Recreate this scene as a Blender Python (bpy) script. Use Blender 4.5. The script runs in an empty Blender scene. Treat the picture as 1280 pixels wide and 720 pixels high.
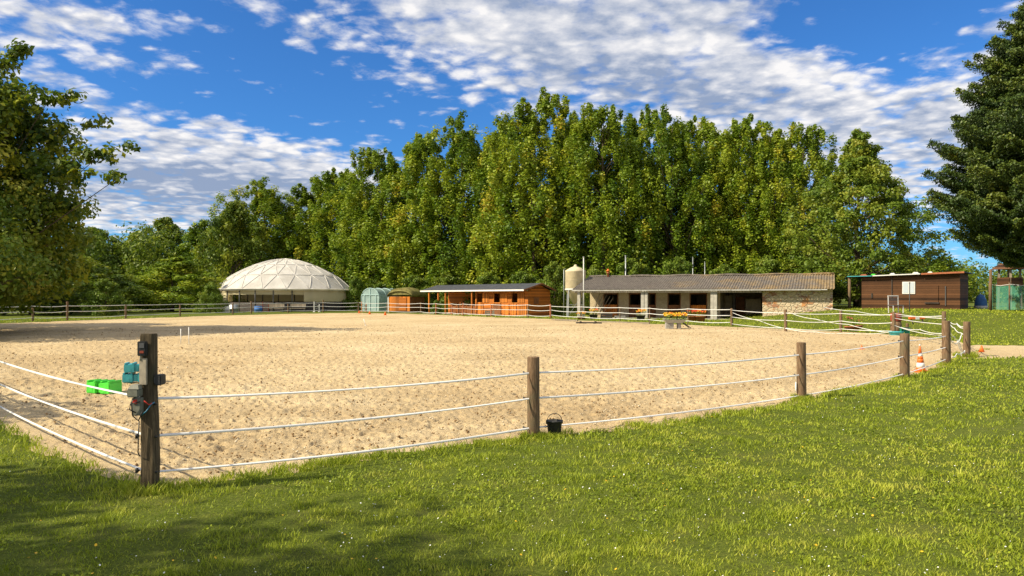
import bpy, bmesh, math, random
import numpy as np
from mathutils import Vector, Matrix
random.seed(7)
R = math.radians
S = bpy.context.scene
COL = S.collection

# ------------------------------------------------------------------ camera
FPX = 950.0; CH = 1.8; HOR = 371.0
cd = bpy.data.cameras.new("camera"); cam = bpy.data.objects.new("camera", cd); COL.objects.link(cam)
cd.sensor_width = 36; cd.lens = FPX/1280*36; cd.shift_y = (HOR-360)/1280
cd.clip_start = 0.05; cd.clip_end = 5000
cam.location = (0, 0, CH); cam.rotation_euler = (R(90), 0, 0)
S.camera = cam

# ------------------------------------------------------------------ light, exposure
SUN_EL = 41.0
sdir = Vector((-1.0, -0.38, 0)).normalized()          # horizontal direction towards the sun
sun_vec = Vector((sdir.x*math.cos(R(SUN_EL)), sdir.y*math.cos(R(SUN_EL)), math.sin(R(SUN_EL))))
ld = bpy.data.lights.new("sun", 'SUN'); sun = bpy.data.objects.new("sun", ld); COL.objects.link(sun)
ld.energy = 5.0; ld.angle = R(0.55); ld.color = (1.0, 0.89, 0.66)
sun.rotation_euler = sun_vec.to_track_quat('Z', 'Y').to_euler()
S.view_settings.view_transform = 'Standard'; S.view_settings.look = 'None'
S.view_settings.exposure = 0.50; S.view_settings.gamma = 1
S.cycles.max_bounces = 5; S.cycles.diffuse_bounces = 3; S.cycles.transmission_bounces = 3; S.cycles.glossy_bounces = 2; S.cycles.transparent_max_bounces = 6

world = bpy.data.worlds.new("World"); S.world = world; world.use_nodes = True
wn = world.node_tree.nodes; wl = world.node_tree.links; wn.clear()
def N(t, **kw):
    n = wn.new(t)
    for k, v in kw.items(): setattr(n, k, v)
    return n
def wmath(op, a, b=None, c=None, clamp=False):
    n = wn.new('ShaderNodeMath'); n.operation = op; n.use_clamp = clamp
    for i, v in enumerate((a, b, c)):
        if v is None: continue
        if isinstance(v, (int, float)): n.inputs[i].default_value = v
        else: wl.new(v, n.inputs[i])
    return n.outputs[0]
sky = N('ShaderNodeTexSky'); sky.sky_type = 'NISHITA'; sky.sun_disc = False
sky.sun_elevation = R(SUN_EL); sky.sun_rotation = math.atan2(sdir.x, sdir.y)
sky.air_density = 1.0; sky.dust_density = 0.25; sky.ozone_density = 3.5
tc = N('ShaderNodeTexCoord'); sep = N('ShaderNodeSeparateXYZ'); wl.new(tc.outputs['Generated'], sep.inputs[0])
dx, dy, dz = sep.outputs
ysafe = wmath('MAXIMUM', dy, 0.2)
u = wmath('DIVIDE', dx, ysafe); v = wmath('DIVIDE', dz, ysafe)
uv = N('ShaderNodeCombineXYZ'); wl.new(u, uv.inputs[0]); wl.new(v, uv.inputs[1])
zs = wmath('ADD', wmath('MAXIMUM', dz, 0.0), 0.13)
q = N('ShaderNodeCombineXYZ'); wl.new(wmath('DIVIDE', dx, zs), q.inputs[0]); wl.new(wmath('DIVIDE', dy, zs), q.inputs[1])
def blobs(lst):
    tot = None
    for (cx, cy, sx, sy, ang, w) in lst:
        m = N('ShaderNodeMapping'); m.vector_type = 'TEXTURE'
        m.inputs['Location'].default_value = ((cx-640)/FPX, (HOR-cy)/FPX, 0)
        m.inputs['Rotation'].default_value = (0, 0, R(ang)); m.inputs['Scale'].default_value = (sx/FPX, sy/FPX, 1)
        wl.new(uv.outputs[0], m.inputs['Vector'])
        g = N('ShaderNodeTexGradient'); g.gradient_type = 'SPHERICAL'; wl.new(m.outputs[0], g.inputs[0])
        t = wmath('MULTIPLY', wmath('SMOOTH_MIN', g.outputs['Fac'], 0.6, 0.3), w)
        tot = t if tot is None else wmath('ADD', tot, t)
    return tot
cover = blobs([(640, -10, 520, 130, -6, .85), (830, 95, 330, 115, -10, .9), (1130, 190, 330, 120, -14, .8), (1290, 60, 230, 90, 35, .75), (1500, 150, 400, 200, 0, .5),
               (40, 30, 230, 62, -12, .95), (310, 205, 320, 62, -10, 1.05), (170, 250, 360, 65, 0, .95), (60, 110, 90, 30, -10, .6), (560, 110, 190, 40, -12, .35), (-300, 150, 300, 200, 0, .5),
               (1080, 30, 170, 60, 10, -.7), (300, 110, 330, 70, -12, -.25)])
def noise(scale, detail, rough, vec, lac=2.0, dist=0.0, dims='3D'):
    n = N('ShaderNodeTexNoise'); n.noise_dimensions = dims
    n.inputs['Scale'].default_value = scale; n.inputs['Detail'].default_value = detail
    n.inputs['Roughness'].default_value = rough; n.inputs['Distortion'].default_value = dist; n.inputs['Lacunarity'].default_value = lac
    wl.new(vec, n.inputs['Vector']); return n.outputs['Fac']
n1 = noise(0.9, 3, .5, q.outputs[0]); n2 = noise(6.5, 8, .62, q.outputs[0], dist=.2)
vo = N('ShaderNodeTexVoronoi'); vo.feature = 'SMOOTH_F1'; vo.inputs['Scale'].default_value = 15; vo.inputs['Smoothness'].default_value = .8
wq = N('ShaderNodeVectorMath'); wq.operation = 'ADD'; wl.new(q.outputs[0], wq.inputs[0])
nn = N('ShaderNodeTexNoise'); nn.inputs['Scale'].default_value = 9; nn.inputs['Detail'].default_value = 5; wl.new(q.outputs[0], nn.inputs['Vector'])
sc = N('ShaderNodeVectorMath'); sc.operation = 'SCALE'; sc.inputs['Scale'].default_value = .13; wl.new(nn.outputs['Color'], sc.inputs[0]); wl.new(sc.outputs[0], wq.inputs[1])
wl.new(wq.outputs[0], vo.inputs['Vector'])
puff = wmath('SUBTRACT', 0.75, vo.outputs['Distance'])
over = wmath('MULTIPLY', wmath('SUBTRACT', 1, wmath('MULTIPLY', wmath('SMOOTH_MIN', wmath('MAXIMUM', wmath('MULTIPLY', wmath('SUBTRACT', .62, dz), 4.5), 0.0), 1.0, .2), wmath('SMOOTH_MIN', wmath('MAXIMUM', wmath('MULTIPLY', dy, 3.0), 0.0), 1.0, .2))), .75)  # unseen clouds overhead and behind camera, added to whiten the ambient light
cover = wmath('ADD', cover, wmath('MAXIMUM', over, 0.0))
# density = cover + noises - threshold
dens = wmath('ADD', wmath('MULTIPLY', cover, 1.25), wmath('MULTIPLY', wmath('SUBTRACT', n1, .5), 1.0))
dens = wmath('ADD', dens, wmath('MULTIPLY', wmath('SUBTRACT', n2, .5), 2.5))
dens = wmath('ADD', dens, wmath('MULTIPLY', wmath('SUBTRACT', puff, .35), .85))
dens = wmath('SUBTRACT', dens, .03)
alpha = N('ShaderNodeMapRange'); alpha.interpolation_type = 'SMOOTHSTEP'
alpha.inputs['From Min'].default_value = 0.0; alpha.inputs['From Max'].default_value = .85; wl.new(dens, alpha.inputs['Value'])
grey = blobs([(270, 240, 360, 50, -4, 1.15), (800, 105, 260, 50, -8, .9), (900, -10, 300, 60, 0, .7), (1180, 200, 260, 70, -10, .45)])
n3 = noise(5.0, 7, .65, q.outputs[0])
psh = wmath('MULTIPLY', wmath('SUBTRACT', vo.outputs['Distance'], .40), 1.3)
gfac = wmath('ADD', wmath('MULTIPLY', grey, .85), wmath('MULTIPLY', wmath('SUBTRACT', n3, .40), 2.4))
gfac = wmath('ADD', gfac, psh)
gfac = wmath('ADD', gfac, wmath('MULTIPLY', wmath('SUBTRACT', dens, .6), .25), clamp=True)
ccol = N('ShaderNodeMix', data_type='RGBA'); wl.new(gfac, ccol.inputs[0])
ccol.inputs[6].default_value = (7.2, 7.0, 6.85, 1); ccol.inputs[7].default_value = (2.2, 2.75, 3.9, 1)
tint = N('ShaderNodeMix', data_type='RGBA', blend_type='MULTIPLY'); tint.inputs[0].default_value = 1
wl.new(sky.outputs[0], tint.inputs[6]); tint.inputs[7].default_value = (0.28, 0.63, 1.02, 1)
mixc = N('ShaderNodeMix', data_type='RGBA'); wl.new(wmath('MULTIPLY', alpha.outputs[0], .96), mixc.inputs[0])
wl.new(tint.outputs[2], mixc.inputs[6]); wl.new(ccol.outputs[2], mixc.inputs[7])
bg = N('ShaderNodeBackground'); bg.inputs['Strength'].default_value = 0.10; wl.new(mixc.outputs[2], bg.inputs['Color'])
wo = N('ShaderNodeOutputWorld'); wl.new(bg.outputs[0], wo.inputs['Surface'])

# ------------------------------------------------------------------ material helpers
class Mat:
    def __init__(s, name, rough=.85, spec=.3):
        s.m = bpy.data.materials.new(name); s.m.use_nodes = True
        s.n = s.m.node_tree.nodes; s.l = s.m.node_tree.links
        s.b = s.n['Principled BSDF']; s.b.inputs['Roughness'].default_value = rough; s.b.inputs['Specular IOR Level'].default_value = spec
        s.tc = s.n.new('ShaderNodeTexCoord'); s.co = s.tc.outputs['Object']
    def link(s, a, b): s.l.new(a, b)
    def mapping(s, scale, vec=None, rot=(0, 0, 0)):
        m = s.n.new('ShaderNodeMapping'); m.inputs['Scale'].default_value = scale; m.inputs['Rotation'].default_value = rot
        s.l.new(vec or s.co, m.inputs['Vector']); return m.outputs[0]
    def noise(s, scale, detail=4, rough=.55, vec=None, dist=0):
        n = s.n.new('ShaderNodeTexNoise'); n.inputs['Scale'].default_value = scale; n.inputs['Detail'].default_value = detail
        n.inputs['Roughness'].default_value = rough; n.inputs['Distortion'].default_value = dist
        s.l.new(vec or s.co, n.inputs['Vector']); return n.outputs['Fac']
    def voro(s, scale, vec=None, out='Distance', feat='F1'):
        n = s.n.new('ShaderNodeTexVoronoi'); n.feature = feat; n.inputs['Scale'].default_value = scale
        s.l.new(vec or s.co, n.inputs['Vector']); return n.outputs[out]
    def wave(s, scale, axis='X', vec=None, dist=0, prof='SIN'):
        n = s.n.new('ShaderNodeTexWave'); n.bands_direction = axis; n.wave_profile = prof
        n.inputs['Scale'].default_value = scale; n.inputs['Distortion'].default_value = dist
        s.l.new(vec or s.co, n.inputs['Vector']); return n.outputs['Fac']
    def ramp(s, fac, stops, interp='LINEAR'):
        n = s.n.new('ShaderNodeValToRGB'); n.color_ramp.interpolation = interp
        e = n.color_ramp.elements
        while len(e) < len(stops): e.new(.5)
        for i, (p, c) in enumerate(stops):
            e[i].position = p; e[i].color = (c[0], c[1], c[2], 1) if not isinstance(c, (int, float)) else (c, c, c, 1)
        s.l.new(fac, n.inputs[0]); return n.outputs[0]
    def mix(s, fac, a, b, mode='MIX'):
        n = s.n.new('ShaderNodeMix'); n.data_type = 'RGBA'; n.blend_type = mode
        for i, v in ((0, fac), (6, a), (7, b)):
            if isinstance(v, (int, float)): n.inputs[i].default_value = v
            elif isinstance(v, tuple): n.inputs[i].default_value = (v[0], v[1], v[2], 1)
            else: s.l.new(v, n.inputs[i])
        return n.outputs[2]
    def math(s, op, a, b):
        n = s.n.new('ShaderNodeMath'); n.operation = op
        for i, v in ((0, a), (1, b)):
            if isinstance(v, (int, float)): n.inputs[i].default_value = v
            else: s.l.new(v, n.inputs[i])
        return n.outputs[0]
    def color(s, c):
        if isinstance(c, tuple): s.b.inputs['Base Color'].default_value = (c[0], c[1], c[2], 1)
        else: s.l.new(c, s.b.inputs['Base Color'])
    def bump(s, h, strength=.5, dist=.02):
        n = s.n.new('ShaderNodeBump'); n.inputs['Strength'].default_value = strength; n.inputs['Distance'].default_value = dist
        s.l.new(h, n.inputs['Height']); s.l.new(n.outputs[0], s.b.inputs['Normal'])

MT = {}
def plain(name, c, rough=.7, var=.25, scale=6, spec=.3, metal=0, bump=0):
    m = Mat(name, rough, spec); n = m.noise(scale, 5, .6)
    c2 = tuple(x*(1-var) for x in c); c3 = tuple(min(1, x*(1+var*.6)) for x in c)
    m.color(m.ramp(n, [(.3, c2), (.7, c3)])); m.b.inputs['Metallic'].default_value = metal
    if bump: m.bump(m.noise(scale*6, 4), bump, .01)
    MT[name] = m.m; return m.m
def boards(name, c, axis='Z', width=.15, var=.4, dark=.25, rough=.8):
    """planks: board lines across 'axis', grain along the other"""
    m = Mat(name, rough, .25)
    sep = m.n.new('ShaderNodeSeparateXYZ'); m.link(m.co, sep.inputs[0])
    a = sep.outputs[{'X': 0, 'Y': 1, 'Z': 2}[axis]]
    if axis == 'X':
        ad = m.math('ADD', sep.outputs[0], sep.outputs[1]); a = ad
    s = m.math('DIVIDE', a, width); fl = m.math('FLOOR', s, 0); fr = m.math('FRACT', s, 0)
    gap = m.math('LESS_THAN', fr, .09)
    wn_ = m.n.new('ShaderNodeTexWhiteNoise'); wn_.noise_dimensions = '1D'; m.link(fl, wn_.inputs['W'])
    g = m.noise(3, 6, .65, m.mapping((2, 2, 14) if axis == 'Z' else (14, 14, 1.5)))
    st = m.noise(.9, 4, .6)
    f = m.math('ADD', m.math('MULTIPLY', wn_.outputs[0], .45), m.math('ADD', m.math('MULTIPLY', g, .35), m.math('MULTIPLY', st, .3)))
    lo = tuple(x*(1-var) for x in c); hi = tuple(min(1, x*(1+var*.7)) for x in c)
    col = m.ramp(f, [(.25, lo), (.8, hi)])
    m.color(m.mix(gap, col, tuple(x*dark for x in c)))
    m.bump(m.math('SUBTRACT', g, m.math('MULTIPLY', gap, 1.5)), .4, .01)
    MT[name] = m.m; return m.m

# sand
m = Mat('sand', .95, .1)
big = m.noise(.12, 4, .6); mid = m.noise(1.6, 6, .65); fine = m.noise(38, 5, .75)
base = m.ramp(fine, [(.30, (.27, .19, .10)), (.5, (.55, .42, .24)), (.70, (.73, .59, .37))])
base = m.mix(m.ramp(mid, [(.40, .0), (.7, .40)]), base, (.66, .53, .34))
strk = m.noise(.35, 6, .65, m.mapping((1, .32, 1), None, (0, 0, .6)))
base = m.mix(m.ramp(strk, [(.50, .0), (.62, .30)]), base, (.70, .57, .37))
base = m.mix(m.ramp(big, [(.42, .0), (.62, .42)]), base, (.42, .29, .15))
vd = m.voro(7.5, m.mapping((1, 1, 1), None), 'Distance'); fleck = m.ramp(vd, [(.07, 1.0), (.13, 0.0)])
sel = m.ramp(m.voro(7.5, None, 'Color'), [(.68, 0.0), (.72, 1.0)])
ff = m.math('MULTIPLY', fleck, sel)
base = m.mix(m.math('MULTIPLY', ff, .75), base, (.13, .075, .035))
vd2 = m.voro(26, None, 'Distance'); f2 = m.math('MULTIPLY', m.ramp(vd2, [(.12, 1.0), (.2, .0)]), m.ramp(m.voro(26, None, 'Color'), [(.72, .0), (.76, 1.0)]))
base = m.mix(m.math('MULTIPLY', f2, .6), base, (.20, .125, .06))
f3 = m.math('MULTIPLY', m.ramp(m.voro(19, None, 'Distance'), [(.1, 1.0), (.16, .0)]), m.ramp(m.voro(19, None, 'Color'), [(.82, .0), (.86, 1.0)]))
base = m.mix(f3, base, (.72, .66, .55))
trk = m.n.new('ShaderNodeAttribute'); trk.attribute_name = 'track'
base = m.mix(m.math('MULTIPLY', trk.outputs['Fac'], .42), base, (.33, .235, .125))
m.color(base)
m.bump(m.math('ADD', m.noise(14, 6, .7), m.math('MULTIPLY', fine, .35)), .9, .05)
MT['sand'] = m.m
m = Mat('clod', .95, .1); m.color(m.ramp(m.noise(3.1, 2), [(.38, (.16, .095, .045)), (.5, (.34, .22, .11)), (.62, (.60, .52, .38))])); MT['clod'] = m.m
# soil / lawn ground below the blades
m = Mat('lawn_soil', .95, .1)
g1 = m.noise(.22, 5, .6); g2 = m.noise(2.2, 5, .65); g3 = m.noise(30, 5, .75)
c = m.ramp(g3, [(.3, (.030, .042, .006)), (.55, (.10, .13, .015)), (.75, (.22, .22, .05))])
c = m.mix(m.ramp(g2, [(.5, .0), (.8, .55)]), c, (.17, .15, .05))
c = m.mix(m.ramp(g1, [(.4, .0), (.7, .4)]), c, (.17, .20, .03))
m.color(c); m.bump(g3, .8, .04)
MT['lawn_soil'] = m.m
# grass blades (tint attribute + patches over the ground)
def blade_mat(name, stops, patch):
    m = Mat(name, .55, .25)
    at = m.n.new('ShaderNodeAttribute'); at.attribute_name = 'tint'
    p = m.noise(.55, 5, .65); p2 = m.noise(3.5, 4, .6)
    f = m.math('ADD', m.math('MULTIPLY', at.outputs['Fac'], .62), m.math('MULTIPLY', m.math('ADD', p, p2), .30))
    f = m.math('SUBTRACT', f, .08)
    c = m.ramp(f, stops)
    c = m.mix(m.ramp(m.noise(1.3, 5, .7), [(.55, .0), (.75, patch)]), c, (.30, .27, .09))
    m.color(c)
    tr = m.n.new('ShaderNodeBsdfTranslucent'); m.link(c, tr.inputs[0])
    mx = m.n.new('ShaderNodeMixShader'); mx.inputs[0].default_value = .30
    m.link(m.b.outputs[0], mx.inputs[1]); m.link(tr.outputs[0], mx.inputs[2])
    m.link(mx.outputs[0], m.n['Material Output'].inputs['Surface'])
    MT[name] = m.m
blade_mat('grass_blades', [(.08, (.05, .08, .006)), (.34, (.155, .215, .012)), (.58, (.335, .40, .024)), (.86, (.55, .54, .08)), (1, (.64, .52, .18))], .45)
# leaves
def leaf_mat(name, stops, transl=.35, vary=.15):
    m = Mat(name, .5, .35)
    at = m.n.new('ShaderNodeAttribute'); at.attribute_name = 'tint'
    oi = m.n.new('ShaderNodeObjectInfo')
    f = m.math('ADD', at.outputs['Fac'], m.math('MULTIPLY', m.math('SUBTRACT', oi.outputs['Random'], .5), vary))
    c = m.ramp(f, stops); m.color(c)
    tr = m.n.new('ShaderNodeBsdfTranslucent')
    m.link(m.mix(.35, c, (.30, .32, .02), 'ADD') if False else c, tr.inputs[0])
    mx = m.n.new('ShaderNodeMixShader'); mx.inputs[0].default_value = transl
    m.link(m.b.outputs[0], mx.inputs[1]); m.link(tr.outputs[0], mx.inputs[2])
    m.link(mx.outputs[0], m.n['Material Output'].inputs['Surface'])
    MT[name] = m.m
leaf_mat('leaf_green', [(.0, (.045, .095, .008)), (.35, (.115, .20, .010)), (.66, (.255, .33, .018)), (.92, (.42, .43, .026)), (1, (.50, .38, .04))], .32)
leaf_mat('leaf_dark', [(.0, (.03, .075, .010)), (.5, (.11, .17, .012)), (.85, (.30, .33, .02)), (1, (.46, .42, .03))], .36)
leaf_mat('leaf_yellow', [(.0, (.06, .12, .012)), (.5, (.15, .23, .02)), (.85, (.29, .32, .03)), (1, (.38, .33, .04))])
leaf_mat('needle', [(.0, (.018, .042, .011)), (.5, (.055, .095, .014)), (.85, (.15, .19, .02)), (1, (.24, .24, .035))], .15)
# bark
m = Mat('bark', .9, .2); n = m.noise(3, 6, .7, m.mapping((4, 4, .8)))
m.color(m.ramp(n, [(.3, (.045, .033, .022)), (.7, (.17, .13, .09))])); m.bump(n, .8, .03); MT['bark'] = m.m
# fence post wood
m = Mat('post_wood', .85, .2); n = m.noise(5, 7, .7, m.mapping((9, 9, .9))); n2 = m.noise(2.5, 4, .6)
c = m.ramp(n, [(.28, (.05, .03, .016)), (.5, (.17, .105, .06)), (.75, (.33, .23, .14))])
c = m.mix(m.ramp(n2, [(.5, .0), (.7, .7)]), c, (.12, .115, .07)); m.color(c); m.bump(n, .8, .012); MT['post_wood'] = m.m
m = Mat('old_post_wood', .9, .2); n = m.noise(5, 7, .7, m.mapping((9, 9, .9))); n2 = m.noise(3.5, 5, .65)
c = m.ramp(n, [(.28, (.022, .017, .010)), (.55, (.10, .075, .045)), (.8, (.25, .20, .12))])
c = m.mix(m.ramp(n2, [(.52, .0), (.66, .8)]), c, (.045, .05, .028)); m.color(c); m.bump(n, .9, .015); MT['old_post_wood'] = m.m
# tape (uses generated-free coordinate 'along' attribute as dashes)
m = Mat('tape_white', .55, .3); at = m.n.new('ShaderNodeAttribute'); at.attribute_name = 'along'
cb = m.n.new('ShaderNodeCombineXYZ'); m.link(at.outputs['Fac'], cb.inputs[0])
w = m.noise(9, 5, .7, cb.outputs[0]); w2 = m.noise(1.1, 3, .6, cb.outputs[0])
m.color(m.mix(m.ramp(w2, [(.30, .0), (.55, 1.0)]), m.ramp(w, [(.40, (.22, .22, .25)), (.45, (.80, .79, .78))]), m.ramp(w, [(.34, (.3, .3, .32)), (.38, (.90, .89, .87))])))
m.b.inputs['Roughness'].default_value = .6
tr = m.n.new('ShaderNodeBsdfTranslucent'); tr.inputs[0].default_value = (.90, .88, .84, 1); mx = m.n.new('ShaderNodeMixShader'); mx.inputs[0].default_value = .25
m.link(m.b.outputs[0], mx.inputs[1]); m.link(tr.outputs[0], mx.inputs[2]); m.link(mx.outputs[0], m.n['Material Output'].inputs['Surface'])
MT['tape_white'] = m.m
plain('rope_white', (.72, .72, .70), .6, .15, 3)
# building materials
boards('orange_boards', (.40, .125, .018), 'Z', .14, .6, .2)
boards('orange_boards_upright', (.50, .165, .024), 'X', .16, .6, .2)
boards('brown_boards', (.10, .045, .020), 'Z', .17, .8, .15, .85)
boards('grey_timber', (.30, .25, .19), 'X', .3, .3, .6)
plain('door_brown', (.22, .085, .03), .7, .35, 3)
plain('dark_inside', (.035, .028, .022), .9, .3, 3)
m = Mat('felt_roof', .8, .3); n = m.noise(3, 6, .7); m.color(m.ramp(n, [(.3, (.03, .032, .038)), (.7, (.075, .08, .095))])); MT['felt_roof'] = m.m
m = Mat('corrugated', .9, .2)
n = m.noise(.55, 6, .7); n2 = m.noise(4, 6, .75); sx = m.n.new('ShaderNodeSeparateXYZ'); m.link(m.co, sx.inputs[0])
grd = m.math('DIVIDE', m.math('SUBTRACT', sx.outputs[0], 9), 14)
c = m.ramp(n2, [(.3, (.06, .052, .047)), (.6, (.18, .155, .135)), (.8, (.36, .32, .27))])
lich = m.ramp(m.math('ADD', n, m.math('MULTIPLY', grd, .22)), [(.54, .0), (.74, .7)])
c = m.mix(lich, c, m.ramp(n2, [(.3, (.09, .06, .03)), (.52, (.30, .19, .065)), (.75, (.42, .38, .27))]))
m.color(c); MT['corrugated'] = m.m
m = Mat('stone_wall', .95, .15)
v = m.voro(2.6, m.mapping((1, 1, 1.6)), 'Color'); e = m.voro(2.6, m.mapping((1, 1, 1.6)), 'Distance', 'DISTANCE_TO_EDGE'); n = m.noise(1.3, 6, .7); n2 = m.noise(9, 6, .7)
c = m.ramp(n2, [(.3, (.40, .31, .20)), (.55, (.60, .49, .34)), (.8, (.72, .62, .46))])
c = m.mix(m.ramp(e, [(.0, .35), (.06, .0)]), c, (.33, .26, .17))
c = m.mix(m.ramp(n, [(.52, .0), (.56, .9)]), c, m.ramp(v, [(.2, (.26, .12, .08)), (.5, (.60, .27, .09)), (.8, (.34, .28, .25))]))
m.color(c); m.bump(m.math('ADD', m.ramp(e, [(0, 0.0), (.12, 1.0)]), m.math('MULTIPLY', n2, .6)), .8, .05); MT['stone_wall'] = m.m
m = Mat('render_wall', .95, .15); n = m.noise(1.2, 6, .7); n2 = m.noise(7, 5, .7)
m.color(m.mix(m.ramp(n, [(.4, .0), (.65, .7)]), m.ramp(n2, [(.3, (.40, .32, .20)), (.7, (.60, .50, .33))]), (.30, .23, .15))); MT['render_wall'] = m.m
plain('concrete', (.44, .41, .36), .9, .25, 4, bump=.3)
plain('white_metal', (.62, .62, .60), .5, .15, 5)
plain('gutter', (.42, .41, .39), .6, .3, 3)
plain('silo_cream', (.60, .51, .34), .55, .18, 1.5)
plain('galvanised', (.40, .42, .43), .45, .2, 6, metal=.5)
m = Mat('canvas', .8, .2); n = m.noise(.7, 5, .6); n2 = m.noise(5, 4, .6)
c = m.mix(m.ramp(n2, [(.4, .0), (.8, .25)]), m.ramp(n, [(.35, (.56, .53, .49)), (.65, (.74, .71, .67))]), (.48, .45, .42)); m.color(c)
tr = m.n.new('ShaderNodeBsdfTranslucent'); tr.inputs[0].default_value = (.72, .66, .55, 1); mx = m.n.new('ShaderNodeMixShader'); mx.inputs[0].default_value = .25
m.link(m.b.outputs[0], mx.inputs[1]); m.link(tr.outputs[0], mx.inputs[2]); m.link(mx.outputs[0], m.n['Material Output'].inputs['Surface'])
MT['canvas'] = m.m
plain('canvas_seam', (.68, .65, .61), .8, .08, 4)
m = Mat('canvas_panel', .8, .2); n = m.noise(.9, 5, .6); m.color(m.ramp(n, [(.3, (.62, .55, .36)), (.7, (.80, .73, .52))]))
tr = m.n.new('ShaderNodeBsdfTranslucent'); tr.inputs[0].default_value = (.8, .72, .5, 1); mx = m.n.new('ShaderNodeMixShader'); mx.inputs[0].default_value = .45
m.link(m.b.outputs[0], mx.inputs[1]); m.link(tr.outputs[0], mx.inputs[2]); m.link(mx.outputs[0], m.n['Material Output'].inputs['Surface']); MT['canvas_panel'] = m.m
plain('dark_board', (.06, .05, .045), .85, .4, 2)
plain('dark_steel', (.09, .09, .095), .5, .3, 5)
m = Mat('polytunnel', .35, .5); n = m.noise(1.5, 4, .6); c = m.ramp(n, [(.3, (.34, .48, .47)), (.7, (.55, .68, .66))]); m.color(c)
tr = m.n.new('ShaderNodeBsdfTranslucent'); m.link(c, tr.inputs[0]); mx = m.n.new('ShaderNodeMixShader'); mx.inputs[0].default_value = .4
m.link(m.b.outputs[0], mx.inputs[1]); m.link(tr.outputs[0], mx.inputs[2]); m.link(mx.outputs[0], m.n['Material Output'].inputs['Surface']); MT['polytunnel'] = m.m
plain('frame_pale', (.45, .62, .62), .5, .15, 5)
plain('tarp_olive', (.20, .18, .055), .75, .6, 2.2, bump=.8)
plain('green_plastic', (.09, .66, .06), .4, .18, 5, spec=.5, bump=.2)
plain('teal_plastic', (.05, .37, .42), .4, .18, 5, spec=.5, bump=.2)
plain('dark_plastic', (.016, .016, .017), .45, .2, 6, spec=.5)
plain('black_rubber', (.035, .035, .035), .6, .35, 12, spec=.4, bump=.3)
plain('grey_plastic', (.20, .20, .16), .5, .3, 18)
plain('pale_card', (.42, .36, .27), .8, .35, 14)
plain('red_plastic', (.55, .045, .03), .45, .2, 6)
plain('blue_wire', (.05, .22, .35), .45, .2, 6)
plain('orange_plastic', (.80, .16, .02), .5, .2, 5, spec=.4)
plain('white_paint', (.76, .75, .72), .6, .15, 8)
plain('terracotta', (.38, .13, .06), .8, .3, 5)
plain('dull_red', (.30, .06, .035), .6)
plain('petal_yellow', (.72, .44, .02), .6, .2, 9)
plain('petal_red', (.62, .06, .02), .6, .2, 9)
plain('petal_orange', (.80, .24, .02), .6, .2, 9)
plain('petal_white', (.80, .80, .76), .6, .1, 9)
plain('blue_cloth', (.06, .16, .42), .8, .3, 4)
plain('stone_block', (.34, .32, .29), .9, .3, 9, bump=.4)
m = Mat('glass_pale', .25, .6); m.color((.50, .56, .62)); MT['glass_pale'] = m.m
# shade mesh netting
m = Mat('green_mesh', .8, .2); m.color((.08, .30, .22))
tp = m.n.new('ShaderNodeBsdfTransparent'); mx = m.n.new('ShaderNodeMixShader'); n = m.noise(3, 3); m.link(m.ramp(n, [(.3, .35), (.7, .5)]), mx.inputs[0])
m.link(m.b.outputs[0], mx.inputs[1]); m.link(tp.outputs[0], mx.inputs[2]); m.link(mx.outputs[0], m.n['Material Output'].inputs['Surface']); MT['green_mesh'] = m.m

# ------------------------------------------------------------------ object helpers
def tag(o, label=None, cat=None, group=None, kind=None):
    if label: o['label'] = label
    if cat: o['category'] = cat
    if group: o['group'] = group
    if kind: o['kind'] = kind
    return o
def link(name, me, mat, parent=None):
    o = bpy.data.objects.new(name, me); COL.objects.link(o)
    if mat: me.materials.append(MT[mat])
    if parent: o.parent = parent
    return o
def thing(name, loc, rz=0, label=None, cat=None, group=None):
    o = bpy.data.objects.new(name, None); COL.objects.link(o); o.location = loc; o.rotation_euler = (0, 0, rz)
    return tag(o, label, cat, group)
def dup(root, loc, rz=0, scale=None, label=None, group=None):
    r = root.copy(); COL.objects.link(r); r.location = loc; r.rotation_euler = (0, 0, rz)
    if scale: r.scale = scale
    if label: r['label'] = label
    if group: r['group'] = group
    for ch in list(root.children):
        c = ch.copy(); COL.objects.link(c); c.parent = r
        for g in list(ch.children):
            d = g.copy(); COL.objects.link(d); d.parent = c
    return r
def np_mesh(name, verts, faces, smooth=False, attr=None):
    """faces: (n,k) int array"""
    me = bpy.data.meshes.new(name); nf, k = faces.shape
    me.vertices.add(len(verts)); me.vertices.foreach_set('co', np.ascontiguousarray(verts, dtype=np.float32).ravel())
    me.loops.add(nf*k); me.loops.foreach_set('vertex_index', np.ascontiguousarray(faces, dtype=np.int32).ravel())
    me.polygons.add(nf); me.polygons.foreach_set('loop_start', np.arange(0, nf*k, k, dtype=np.int32))
    if smooth: me.polygons.foreach_set('use_smooth', np.ones(nf, dtype=bool))
    me.update(calc_edges=True)
    if attr is not None:
        for an, (dom, vals) in attr.items():
            a = me.attributes.new(an, 'FLOAT', dom); a.data.foreach_set('value', np.ascontiguousarray(vals, dtype=np.float32))
    return me
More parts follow.
